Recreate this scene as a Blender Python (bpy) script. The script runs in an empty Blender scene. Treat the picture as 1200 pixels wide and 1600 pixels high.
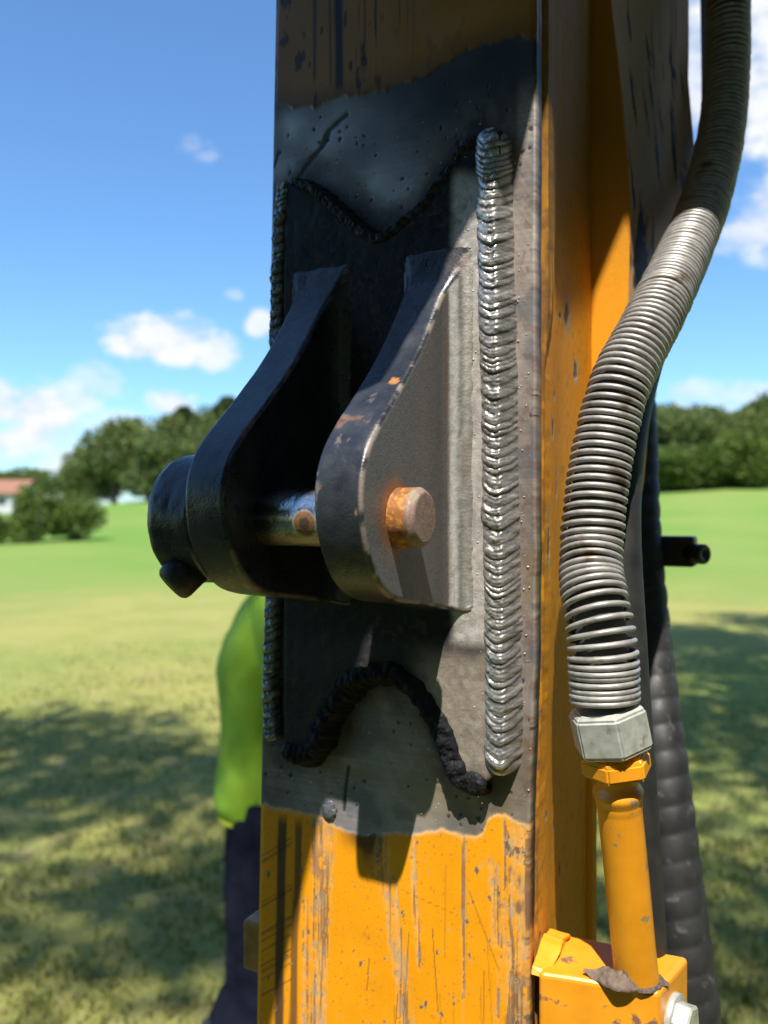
import bpy, bmesh, math, random
import numpy as np
from mathutils import Matrix, Vector
rnd = random.Random(7)
rng = np.random.default_rng(11)
S = bpy.context.scene
COL = S.collection

# ------------------------------------------------------------------ camera, sky, sun, exposure
EYE = 1.7
cam_d = bpy.data.cameras.new("camera")
cam = bpy.data.objects.new("camera", cam_d)
COL.objects.link(cam)
cam.location = (0, 0, EYE)
cam.rotation_euler = (math.radians(90), 0, 0)
cam_d.sensor_fit = 'VERTICAL'
cam_d.sensor_height = 36.0
cam_d.lens = 29.25
cam_d.clip_start = 0.02
cam_d.clip_end = 3000
cam_d.dof.use_dof = True
cam_d.dof.focus_distance = 0.53
cam_d.dof.aperture_fstop = 6.0
S.camera = cam

SUN_DIR = Vector((-0.0617, -0.488, 0.871)).normalized()      # towards the sun
S.view_settings.view_transform = 'Standard'
S.view_settings.look = 'None'
S.view_settings.gamma = 1.0
S.view_settings.exposure = 0.85
S.view_settings.use_curve_mapping = False
S.cycles.use_denoising = True
S.cycles.max_bounces = 8
S.cycles.sample_clamp_indirect = 6.0

sun_d = bpy.data.lights.new("sun", 'SUN')
sun_d.energy = 4.6
sun_d.angle = math.radians(0.53)
sun_d.color = (1.0, 0.95, 0.87)
sun = bpy.data.objects.new("sun", sun_d)
COL.objects.link(sun)
sun.location = (0, 0, 40)
sun.rotation_euler = (-SUN_DIR).to_track_quat('-Z', 'Y').to_euler()

W = bpy.data.worlds.new("World")
S.world = W
W.use_nodes = True
SKY_STRENGTH = 0.10


def build_world():
    nt = W.node_tree
    N, Lk = nt.nodes, nt.links
    N.clear()

    def nd(t, **k):
        n = N.new(t)
        for a, v in k.items():
            setattr(n, a, v)
        return n

    def inp(n, i, v):
        if hasattr(v, 'is_output'):
            Lk.new(v, n.inputs[i])
        else:
            n.inputs[i].default_value = v

    def m(op, a, b=0.0, c=0.0, clamp=False):
        n = nd('ShaderNodeMath', operation=op, use_clamp=clamp)
        inp(n, 0, a); inp(n, 1, b); inp(n, 2, c)
        return n.outputs[0]

    def ramp(v, a, b):
        n = nd('ShaderNodeMapRange', interpolation_type='SMOOTHSTEP')
        inp(n, 0, v); inp(n, 1, a); inp(n, 2, b)
        return n.outputs[0]

    tc = nd('ShaderNodeTexCoord')
    nrm = nd('ShaderNodeVectorMath', operation='NORMALIZE')
    Lk.new(tc.outputs['Generated'], nrm.inputs[0])
    sep = nd('ShaderNodeSeparateXYZ')
    Lk.new(nrm.outputs[0], sep.inputs[0])
    x, y, z = sep.outputs
    az = m('ARCTAN2', x, y)
    el = m('ARCSINE', z)
    # wobble the cloud outlines
    nz = nd('ShaderNodeTexNoise'); nz.inputs['Scale'].default_value = 17.0
    nz.inputs['Detail'].default_value = 9.0; nz.inputs['Roughness'].default_value = 0.66
    st = nd('ShaderNodeMapping'); st.inputs['Scale'].default_value = (1, 1, 1.7)
    Lk.new(nrm.outputs[0], st.inputs[0]); Lk.new(st.outputs[0], nz.inputs['Vector'])
    nf = nd('ShaderNodeTexNoise'); nf.inputs['Scale'].default_value = 4.2
    nf.inputs['Detail'].default_value = 8.0; nf.inputs['Roughness'].default_value = 0.58
    Lk.new(st.outputs[0], nf.inputs['Vector'])
    wob = m('SUBTRACT', nz.outputs[0], 0.5)
    # cumulus banks: azimuth, elevation, half width, half height (radians), density
    banks = [(-.259, .195, .060, .026, 1.0), (-.288, .203, .030, .018, .7), (-.205, .188, .030, .020, .8), (-.225, .204, .03, .02, .8),
             (-.224, .406, .020, .011, .42), (-.212, .398, .016, .008, .3),
             (-.148, .222, .016, .014, .85), (-.178, .252, .011, .007, .35), (-.155, .305, .010, .006, .0),
             (-.41, .118, .055, .026, 1.0), (-.46, .11, .06, .03, 1.0), (-.36, .125, .035, .018, .7), (-.385, .09, .05, .022, 1.0), (-.45, .075, .07, .022, .95), (-.33, .145, .03, .02, .45),
             (-.247, .123, .028, .018, .9), (-.30, .105, .03, .014, .5), (-.36, .06, .04, .02, .75),
             (.43, .50, .075, .075, 1.0), (.40, .44, .055, .05, .9), (.44, .42, .06, .055, 1.0), (.455, .565, .05, .045, .7), (.36, .47, .04, .05, .8),
             (.435, .30, .05, .030, .8), (.46, .33, .05, .028, .85), (.40, .29, .03, .012, .4),
             (.345, .133, .05, .014, .6), (.41, .127, .06, .016, .55), (.33, .120, .02, .016, .75), (.37, .110, .03, .012, .7), (.45, .10, .04, .014, .6),
             (.02, .16, .08, .03, .8), (.15, .13, .07, .022, .7), (-.08, .13, .07, .02, .7), (.10, .34, .10, .05, .8)]
    tot = None
    for (a, e, wa, we, dn) in banks:
        if dn <= 0:
            continue
        da = m('DIVIDE', m('SUBTRACT', az, a), wa)
        de = m('DIVIDE', m('SUBTRACT', el, e), we)
        r2 = m('ADD', m('MULTIPLY', da, da), m('MULTIPLY', de, de))
        v = m('ADD', m('SUBTRACT', 1.0, m('MULTIPLY', r2, 0.75)), m('MULTIPLY', wob, 4.6))
        k = m('MULTIPLY', ramp(v, -0.25, 0.95), dn)
        tot = k if tot is None else m('MAXIMUM', tot, k)
    # scattered fair-weather cloud everywhere outside the view ahead, in the same sky
    gen = m('MULTIPLY', ramp(nf.outputs[0], 0.60, 0.72), ramp(z, 0.02, 0.12))
    side = ramp(m('ABSOLUTE', az), 0.52, 0.75)
    tot = m('MAXIMUM', tot, m('MULTIPLY', m('MULTIPLY', gen, side), 0.85))
    tot = m('MULTIPLY', tot, ramp(z, 0.0, 0.03))
    sky = nd('ShaderNodeTexSky', sky_type='NISHITA', sun_disc=False)
    sky.sun_elevation = math.asin(SUN_DIR.z)
    sky.sun_rotation = math.atan2(SUN_DIR.x, SUN_DIR.y)
    sky.air_density = 1.0
    sky.dust_density = 0.6
    sky.ozone_density = 2.2
    sky.altitude = 50
    shade = ramp(nz.outputs[0], 0.30, 0.62)
    cmix = nd('ShaderNodeMix', data_type='RGBA')
    inp(cmix, 'Factor', shade) if False else Lk.new(shade, cmix.inputs[0])
    cmix.inputs[6].default_value = (3.9, 4.4, 5.2, 1)
    cmix.inputs[7].default_value = (5.6, 5.7, 5.8, 1)
    mix = nd('ShaderNodeMix', data_type='RGBA')
    tint = nd('ShaderNodeVectorMath', operation='MULTIPLY'); tint.inputs[1].default_value = (0.74, 1.04, 1.26)
    Lk.new(sky.outputs[0], tint.inputs[0])
    Lk.new(tot, mix.inputs[0]); Lk.new(tint.outputs[0], mix.inputs[6]); Lk.new(cmix.outputs[2], mix.inputs[7])
    bg = nd('ShaderNodeBackground'); bg.inputs[1].default_value = SKY_STRENGTH
    Lk.new(mix.outputs[2], bg.inputs[0])
    out = nd('ShaderNodeOutputWorld')
    Lk.new(bg.outputs[0], out.inputs[0])


build_world()

# ------------------------------------------------------------------ numeric noise


def _h(ix, iy, iz, seed):
    n = (ix.astype(np.int64) * 374761393 + iy.astype(np.int64) * 668265263 + iz.astype(np.int64) * 2147483647 + seed * 974634777) & 0xFFFFFFFF
    n = ((n ^ (n >> 13)) * 1274126177) & 0xFFFFFFFF
    n = ((n ^ (n >> 16)) * 2246822519) & 0xFFFFFFFF
    return ((n ^ (n >> 15)) & 0xFFFFFF) / float(0xFFFFFF)


def vnoise(x, y, z=0.0, seed=0):
    x, y, z = np.broadcast_arrays(np.asarray(x, float), np.asarray(y, float), np.asarray(z, float))
    ix, iy, iz = np.floor(x), np.floor(y), np.floor(z)
    fx, fy, fz = x - ix, y - iy, z - iz
    fx, fy, fz = [t * t * (3 - 2 * t) for t in (fx, fy, fz)]
    r = 0
    for a in (0, 1):
        for b in (0, 1):
            for c in (0, 1):
                w = (fx if a else 1 - fx) * (fy if b else 1 - fy) * (fz if c else 1 - fz)
                r = r + w * _h(ix + a, iy + b, iz + c, seed)
    return r


def fbm(x, y, z=0.0, seed=0, octv=4, gain=0.5):
    s, a, t = 0, 1.0, 0.0
    for i in range(octv):
        k = 2.03 ** i
        s = s + a * vnoise(np.asarray(x) * k, np.asarray(y) * k, np.asarray(z) * k, seed + i * 17)
        t += a
        a *= gain
    return s / t


def sst(a, b, x):
    t = np.clip((x - a) / (b - a), 0, 1)
    return t * t * (3 - 2 * t)


def seg_dist(x, y, pts):
    d = np.full(np.shape(x), 1e9)
    for (x0, y0), (x1, y1) in zip(pts[:-1], pts[1:]):
        dx, dy = x1 - x0, y1 - y0
        t = np.clip(((x - x0) * dx + (y - y0) * dy) / (dx * dx + dy * dy + 1e-12), 0, 1)
        d = np.minimum(d, np.hypot(x - x0 - t * dx, y - y0 - t * dy))
    return d


def catmull(pts, n):
    P = np.array(pts, float)
    seg = np.linalg.norm(np.diff(P, axis=0), axis=1) ** 0.5
    t = np.concatenate([[0], np.cumsum(seg)])
    # finite-difference cubic Hermite
    mvec = np.gradient(P, t, axis=0)
    tt = np.linspace(0, t[-1], n)
    i = np.clip(np.searchsorted(t, tt, side='right') - 1, 0, len(t) - 2)
    h = (t[i + 1] - t[i])
    s = ((tt - t[i]) / h)[:, None]
    h = h[:, None]
    h00 = 2 * s**3 - 3 * s**2 + 1; h10 = s**3 - 2 * s**2 + s; h01 = -2 * s**3 + 3 * s**2; h11 = s**3 - s**2
    R = h00 * P[i] + h10 * h * mvec[i] + h01 * P[i + 1] + h11 * h * mvec[i + 1]
    # even spacing
    d = np.concatenate([[0], np.cumsum(np.linalg.norm(np.diff(R, axis=0), axis=1))])
    q = np.linspace(0, d[-1], n)
    return np.stack([np.interp(q, d, R[:, k]) for k in range(P.shape[1])], axis=1)


# ------------------------------------------------------------------ frames and object helpers
TH = math.radians(27.0)
R0 = Vector((0.1025, 0.56, EYE))
# arm frame: x along the front plate to the right, y into the arm (away from the lens), z up; origin on the plate's right edge at eye level
ARM = Matrix.Translation(R0) @ Matrix.Rotation(-TH, 4, 'Z')


def thing(name, label, cat, base, group=None, frame=None):
    o = bpy.data.objects.new(name, None)
    COL.objects.link(o)
    o.empty_display_size = 0.1
    o.matrix_world = (frame if frame is not None else Matrix.Identity(4)) @ Matrix.Translation(Vector(base))
    o['label'] = label
    o['category'] = cat
    if group:
        o['group'] = group
    o['base'] = list(base)
    return o


def tag(o, label, cat, group=None):
    o['label'] = label
    o['category'] = cat
    if group:
        o['group'] = group
    return o


def base_of(parent):
    b = np.zeros(3)
    while parent is not None:
        if 'base' in parent:
            b = b + np.array(parent['base'])
        parent = parent.parent
    return b


def mesh_obj(name, V, F, mat, parent=None, col=None, met=None, rgh=None, smooth=True, uvs=None):
    V = np.asarray(V, float)
    if parent is not None:
        V = V - base_of(parent)
    me = bpy.data.meshes.new(name)
    if isinstance(F, np.ndarray):
        nf, k = F.shape
        me.vertices.add(len(V)); me.vertices.foreach_set('co', V.ravel().astype(np.float32))
        me.loops.add(nf * k); me.loops.foreach_set('vertex_index', F.ravel().astype(np.int32))
        me.polygons.add(nf)
        me.polygons.foreach_set('loop_start', (np.arange(nf) * k).astype(np.int32))
        me.update(calc_edges=True)
    else:
        me.from_pydata([tuple(v) for v in V], [], [tuple(f) for f in F])
    me.validate()
    if smooth:
        me.polygons.foreach_set('use_smooth', np.ones(len(me.polygons), bool))
    if col is not None:
        a = me.attributes.new('Col', 'FLOAT_COLOR', 'POINT')
        c4 = np.concatenate([np.clip(col, 0, 1), np.ones((len(V), 1))], axis=1)
        a.data.foreach_set('color', c4.ravel().astype(np.float32))
        for nm, arr in (('Met', met), ('Rgh', rgh)):
            a = me.attributes.new(nm, 'FLOAT', 'POINT')
            arr = np.broadcast_to(np.asarray(arr, float), (len(V),))
            a.data.foreach_set('value', np.ascontiguousarray(arr).astype(np.float32))
    mats = mat if isinstance(mat, (list, tuple)) else [mat]
    for mm in mats:
        me.materials.append(mm)
    o = bpy.data.objects.new(name, me)
    COL.objects.link(o)
    if parent is not None:
        o.parent = parent
    return o


def grid_faces(n, m_, close_v=False, flip=False):
    i = np.arange(n - 1)[:, None]
    jn = m_ if close_v else m_ - 1
    j = np.arange(jn)[None, :]
    j2 = (j + 1) % m_
    a = i * m_ + j; b = (i + 1) * m_ + j; c = (i + 1) * m_ + j2; d = i * m_ + j2
    F = np.stack([a, b, c, d], axis=-1).reshape(-1, 4)
    return F[:, ::-1].copy() if flip else F


def bm_obj(name, bm, mat, parent=None, smooth=False):
    bmesh.ops.recalc_face_normals(bm, faces=bm.faces)
    V = np.array([v.co[:] for v in bm.verts])
    bm.verts.index_update()
    F = [[v.index for v in f.verts] for f in bm.faces]
    bm.free()
    return mesh_obj(name, V, F, mat, parent, smooth=smooth)


def prism_bm(poly, z0, z1, bevel=0.0, segs=2):
    bm = bmesh.new()
    lo = [bm.verts.new((x, y, z0)) for x, y in poly]
    hi = [bm.verts.new((x, y, z1)) for x, y in poly]
    n = len(poly)
    bm.faces.new(lo[::-1]); bm.faces.new(hi)
    for i in range(n):
        bm.faces.new((lo[i], lo[(i + 1) % n], hi[(i + 1) % n], hi[i]))
    bmesh.ops.recalc_face_normals(bm, faces=bm.faces)
    if bevel:
        bmesh.ops.bevel(bm, geom=list(bm.edges), offset=bevel, segments=segs, affect='EDGES', profile=0.5)
    return bm


def box_bm(x0, x1, y0, y1, z0, z1, bevel=0.0, segs=2):
    return prism_bm([(x0, y0), (x1, y0), (x1, y1), (x0, y1)], z0, z1, bevel, segs)


def tube(path, radii, nseg=16, squash=None):
    """verts, faces of a swept tube with closed ends"""
    P = np.asarray(path, float); n = len(P)
    r = np.broadcast_to(np.asarray(radii, float), (n,))
    T = np.gradient(P, axis=0); T /= np.linalg.norm(T, axis=1)[:, None] + 1e-12
    up = np.array([0.31, -0.9, 0.12]); N0 = up - T[0] * (up @ T[0]); N0 /= np.linalg.norm(N0)
    Ns = [N0]
    for i in range(1, n):
        v = Ns[-1] - T[i] * (Ns[-1] @ T[i]); Ns.append(v / (np.linalg.norm(v) + 1e-12))
    Ns = np.array(Ns); B = np.cross(T, Ns)
    a = np.linspace(0, 2 * np.pi, nseg, endpoint=False)
    V = P[:, None, :] + r[:, None, None] * (np.cos(a)[None, :, None] * Ns[:, None, :] + np.sin(a)[None, :, None] * B[:, None, :])
    V = V.reshape(-1, 3)
    F = grid_faces(n, nseg, close_v=True).tolist()
    V = np.vstack([V, P[0], P[-1]])
    c0, c1 = n * nseg, n * nseg + 1
    for j in range(nseg):
        F.append([c0, j, (j + 1) % nseg]) if False else F.append([c0, (j + 1) % nseg, j])
        F.append([c1, (n - 1) * nseg + j, (n - 1) * nseg + (j + 1) % nseg])
    return V, F


def add_tube_bm(bm, path, radii, nseg=8):
    V, F = tube(path, radii, nseg)
    vs = [bm.verts.new(v) for v in V]
    for f in F:
        try:
            bm.faces.new([vs[i] for i in f])
        except ValueError:
            pass


# ------------------------------------------------------------------ materials


def new_mat(name):
    m = bpy.data.materials.new(name)
    m.use_nodes = True
    nt = m.node_tree
    b = nt.nodes['Principled BSDF']
    return m, nt, b


def attr_mat(name, fine=900.0, fine_amt=0.12, bump=0.25, bump_dist=0.0006, coarse=120.0, stretch=(1, 1, 1), spec=0.5, coat=0.0):
    """worn surface: colour, metal and roughness come from the mesh's own wear map; grain and relief from noise"""
    m, nt, b = new_mat(name)
    N, L = nt.nodes, nt.links
    ac = N.new('ShaderNodeAttribute'); ac.attribute_name = 'Col'
    am = N.new('ShaderNodeAttribute'); am.attribute_name = 'Met'
    ar = N.new('ShaderNodeAttribute'); ar.attribute_name = 'Rgh'
    tc = N.new('ShaderNodeTexCoord')
    mp = N.new('ShaderNodeMapping'); mp.inputs['Scale'].default_value = stretch
    L.new(tc.outputs['Object'], mp.inputs[0])
    n1 = N.new('ShaderNodeTexNoise'); n1.inputs['Scale'].default_value = fine; n1.inputs['Detail'].default_value = 4
    n2 = N.new('ShaderNodeTexNoise'); n2.inputs['Scale'].default_value = coarse; n2.inputs['Detail'].default_value = 5
    L.new(mp.outputs[0], n1.inputs['Vector']); L.new(mp.outputs[0], n2.inputs['Vector'])
    r1 = N.new('ShaderNodeMapRange'); r1.inputs[1].default_value = 0.25; r1.inputs[2].default_value = 0.75
    r1.inputs[3].default_value = 1 - 2 * fine_amt; r1.inputs[4].default_value = 1 + fine_amt
    L.new(n1.outputs[0], r1.inputs[0])
    mx = N.new('ShaderNodeVectorMath'); mx.operation = 'SCALE'
    L.new(ac.outputs['Color'], mx.inputs[0]); L.new(r1.outputs[0], mx.inputs['Scale'])
    L.new(mx.outputs[0], b.inputs['Base Color'])
    L.new(am.outputs['Fac'], b.inputs['Metallic'])
    r2 = N.new('ShaderNodeMapRange'); r2.inputs[1].default_value = 0.3; r2.inputs[2].default_value = 0.7
    r2.inputs[3].default_value = -0.07; r2.inputs[4].default_value = 0.07
    L.new(n2.outputs[0], r2.inputs[0])
    ad = N.new('ShaderNodeMath'); ad.operation = 'ADD'; ad.use_clamp = True
    L.new(ar.outputs['Fac'], ad.inputs[0]); L.new(r2.outputs[0], ad.inputs[1])
    L.new(ad.outputs[0], b.inputs['Roughness'])
    s = N.new('ShaderNodeMath'); s.operation = 'ADD'
    L.new(n1.outputs[0], s.inputs[0]); L.new(n2.outputs[0], s.inputs[1])
    bp = N.new('ShaderNodeBump'); bp.inputs['Strength'].default_value = bump; bp.inputs['Distance'].default_value = bump_dist
    L.new(s.outputs[0], bp.inputs['Height']); L.new(bp.outputs[0], b.inputs['Normal'])
    b.inputs['Specular IOR Level'].default_value = spec
    b.inputs['Coat Weight'].default_value = coat
    return m


def noise_mat(name, c0, c1, scale=40.0, rough=0.6, metal=0.0, bump=0.2, dist=0.002, detail=5, c2=None, thr=(0.58, 0.68), scale2=None, stretch=(1, 1, 1), spec=0.5):
    m, nt, b = new_mat(name)
    N, L = nt.nodes, nt.links
    tc = N.new('ShaderNodeTexCoord')
    mp = N.new('ShaderNodeMapping'); mp.inputs['Scale'].default_value = stretch
    L.new(tc.outputs['Object'], mp.inputs[0])
    n = N.new('ShaderNodeTexNoise'); n.inputs['Scale'].default_value = scale; n.inputs['Detail'].default_value = detail
    L.new(mp.outputs[0], n.inputs['Vector'])
    r = N.new('ShaderNodeMapRange'); r.inputs[1].default_value = 0.3; r.inputs[2].default_value = 0.7
    L.new(n.outputs[0], r.inputs[0])
    mx = N.new('ShaderNodeMix'); mx.data_type = 'RGBA'
    L.new(r.outputs[0], mx.inputs[0])
    mx.inputs[6].default_value = (*c0, 1); mx.inputs[7].default_value = (*c1, 1)
    outc = mx.outputs[2]
    if c2 is not None:
        n2 = N.new('ShaderNodeTexNoise'); n2.inputs['Scale'].default_value = scale2 or scale * 0.4; n2.inputs['Detail'].default_value = 6
        L.new(mp.outputs[0], n2.inputs['Vector'])
        r2 = N.new('ShaderNodeMapRange'); r2.inputs[1].default_value = thr[0]; r2.inputs[2].default_value = thr[1]
        L.new(n2.outputs[0], r2.inputs[0])
        m2 = N.new('ShaderNodeMix'); m2.data_type = 'RGBA'
        L.new(r2.outputs[0], m2.inputs[0]); L.new(outc, m2.inputs[6]); m2.inputs[7].default_value = (*c2, 1)
        outc = m2.outputs[2]
    L.new(outc, b.inputs['Base Color'])
    b.inputs['Roughness'].default_value = rough
    b.inputs['Metallic'].default_value = metal
    b.inputs['Specular IOR Level'].default_value = spec
    if bump:
        bp = N.new('ShaderNodeBump'); bp.inputs['Strength'].default_value = bump; bp.inputs['Distance'].default_value = dist
        L.new(n.outputs[0], bp.inputs['Height']); L.new(bp.outputs[0], b.inputs['Normal'])
    return m


def foliage_mat(name, c0, c1, trans=0.35):
    m, nt, b = new_mat(name)
    N, L = nt.nodes, nt.links
    oi = N.new('ShaderNodeTexCoord')
    n = N.new('ShaderNodeTexNoise'); n.inputs['Scale'].default_value = 0.45; n.inputs['Detail'].default_value = 6
    L.new(oi.outputs['Object'], n.inputs['Vector'])
    r = N.new('ShaderNodeMapRange'); r.inputs[1].default_value = 0.32; r.inputs[2].default_value = 0.68
    L.new(n.outputs[0], r.inputs[0])
    mx = N.new('ShaderNodeMix'); mx.data_type = 'RGBA'
    L.new(r.outputs[0], mx.inputs[0]); mx.inputs[6].default_value = (*c0, 1); mx.inputs[7].default_value = (*c1, 1)
    L.new(mx.outputs[2], b.inputs['Base Color'])
    b.inputs['Roughness'].default_value = 0.55
    b.inputs['Specular IOR Level'].default_value = 0.25
    t = N.new('ShaderNodeBsdfTranslucent')
    L.new(mx.outputs[2], t.inputs[0])
    ms = N.new('ShaderNodeMixShader'); ms.inputs[0].default_value = trans
    L.new(b.outputs[0], ms.inputs[1]); L.new(t.outputs[0], ms.inputs[2])
    L.new(ms.outputs[0], N['Material Output'].inputs[0])
    return m


M_WORN = attr_mat('worn_plate', fine=700, fine_amt=0.10, bump=0.22, bump_dist=0.0005, coarse=90)
M_BRUSH = attr_mat('brushed_steel_and_paint', fine=900, fine_amt=0.05, bump=0.06, bump_dist=0.00025, coarse=60)
M_CAST = attr_mat('painted_casting', fine=620, fine_amt=0.08, bump=0.36, bump_dist=0.0007, coarse=160, spec=0.6)
M_PAD = attr_mat('sooty_pad', fine=620, fine_amt=0.08, bump=0.36, bump_dist=0.0007, coarse=160, spec=0.25)
M_SOOT = attr_mat('sooty_weld', fine=650, fine_amt=0.12, bump=0.4, bump_dist=0.0006, coarse=260, spec=0.14)
M_WELD = attr_mat('weld_metal', fine=650, fine_amt=0.14, bump=0.35, bump_dist=0.0005, coarse=260)
M_SIDE = attr_mat('side_paint', fine=500, fine_amt=0.07, bump=0.15, bump_dist=0.0004, coarse=70, stretch=(1, 1, 1.6), spec=0.10)
M_YEL = noise_mat('yellow_machine_paint', (0.66, 0.29, 0.014), (0.76, 0.35, 0.02), 60, 0.42, 0, 0.15, 0.001)
M_DARK = noise_mat('black_paint', (0.010, 0.011, 0.013), (0.02, 0.021, 0.024), 90, 0.42, 0, 0.25, 0.001)
M_RUBBER = noise_mat('black_rubber', (0.011, 0.011, 0.012), (0.03, 0.029, 0.028), 70, 0.6, 0, 0.3, 0.001)
M_ZINC = noise_mat('zinc_plated_steel', (0.40, 0.40, 0.36), (0.60, 0.60, 0.54), 160, 0.42, 0.40, 0.25, 0.0004, c2=(0.20, 0.17, 0.12), thr=(0.62, 0.74), scale2=90)
M_WIRE = noise_mat('galvanised_spring_wire', (0.27, 0.258, 0.245), (0.43, 0.412, 0.39), 130, 0.45, 0.35, 0.2, 0.0004, c2=(0.14, 0.10, 0.065), thr=(0.60, 0.72), scale2=45)

YEL = np.array([0.82, 0.325, 0.006])
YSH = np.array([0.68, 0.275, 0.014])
STEEL = np.array([0.41, 0.353, 0.318])


def mixc(c, k, col2):
    k = np.clip(np.asarray(k), 0, 1)[..., None]
    return c * (1 - k) + np.asarray(col2) * k


# ------------------------------------------------------------------ ground
def ground_h(x, y):
    x = np.asarray(x, float); y = np.asarray(y, float)
    t = np.clip((-24 - x) / 16, 0, 1)
    s = (2.4 + 0.085 * np.clip(x, 0, 80)) * (1 - .55 * t * t * (3 - 2 * t))
    h = s * (np.clip(y - 18, 0, 140) / 60.0) ** 1.15
    far = np.clip(y - 110, 0, 1e4) * -0.012
    return h + far


def build_ground():
    xs = np.unique(np.concatenate([np.linspace(-14, 14, 29), np.linspace(-120, 120, 61), np.linspace(-900, 900, 31)]))
    ys = np.unique(np.concatenate([np.linspace(-12, 30, 43), np.linspace(-120, 200, 81), np.linspace(-600, 1500, 43)]))
    X, Y = np.meshgrid(xs, ys, indexing='ij')
    Z = ground_h(X, Y) + 0.05 * (fbm(X * .12, Y * .12, seed=3) - .5) * sst(4, 14, np.abs(Y) + np.abs(X))
    V = np.stack([X, Y, Z], -1).reshape(-1, 3)
    m, nt, b = new_mat('mown_grass_ground')
    N, L = nt.nodes, nt.links
    tc = N.new('ShaderNodeTexCoord')

    def noise(sc, det=5, rough=0.55):
        n = N.new('ShaderNodeTexNoise'); n.inputs['Scale'].default_value = sc; n.inputs['Detail'].default_value = det
        n.inputs['Roughness'].default_value = rough
        L.new(tc.outputs['Object'], n.inputs['Vector'])
        return n.outputs[0]

    def mr(v, a, b_):
        r = N.new('ShaderNodeMapRange'); r.inputs[1].default_value = a; r.inputs[2].default_value = b_
        r.interpolation_type = 'SMOOTHSTEP'
        L.new(v, r.inputs[0]); return r.outputs[0]

    def mix(f, a, c):
        x = N.new('ShaderNodeMix'); x.data_type = 'RGBA'
        L.new(f, x.inputs[0])
        for i, v in ((6, a), (7, c)):
            if isinstance(v, tuple):
                x.inputs[i].default_value = (*v, 1)
            else:
                L.new(v, x.inputs[i])
        return x.outputs[2]

    sep = N.new('ShaderNodeSeparateXYZ'); L.new(tc.outputs['Object'], sep.inputs[0])
    c = mix(mr(noise(0.9), .35, .65), (0.315, 0.295, 0.090), (0.255, 0.260, 0.074))
    c = mix(mr(noise(3.1, 6), .50, .72), c, (0.33, 0.285, 0.13))
    c = mix(mr(noise(14, 4), .55, .75), c, (0.13, 0.15, 0.04))
    # the far pasture is a fresher green
    c = mix(mr(sep.outputs[1], 14.0, 24.0), c, (0.135, 0.235, 0.044))
    c2 = mix(mr(noise(0.13, 4), .4, .65), c, (0.185, 0.250, 0.062))
    L.new(c2, b.inputs['Base Color'])
    b.inputs['Roughness'].default_value = 0.9
    b.inputs['Specular IOR Level'].default_value = 0.1
    bp = N.new('ShaderNodeBump'); bp.inputs['Strength'].default_value = 0.6; bp.inputs['Distance'].default_value = 0.04
    L.new(noise(22, 6, 0.7), bp.inputs['Height']); L.new(bp.outputs[0], b.inputs['Normal'])
    o = mesh_obj('ground', V, grid_faces(len(xs), len(ys)), m)
    o['kind'] = 'structure'
    return o


build_ground()


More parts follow.
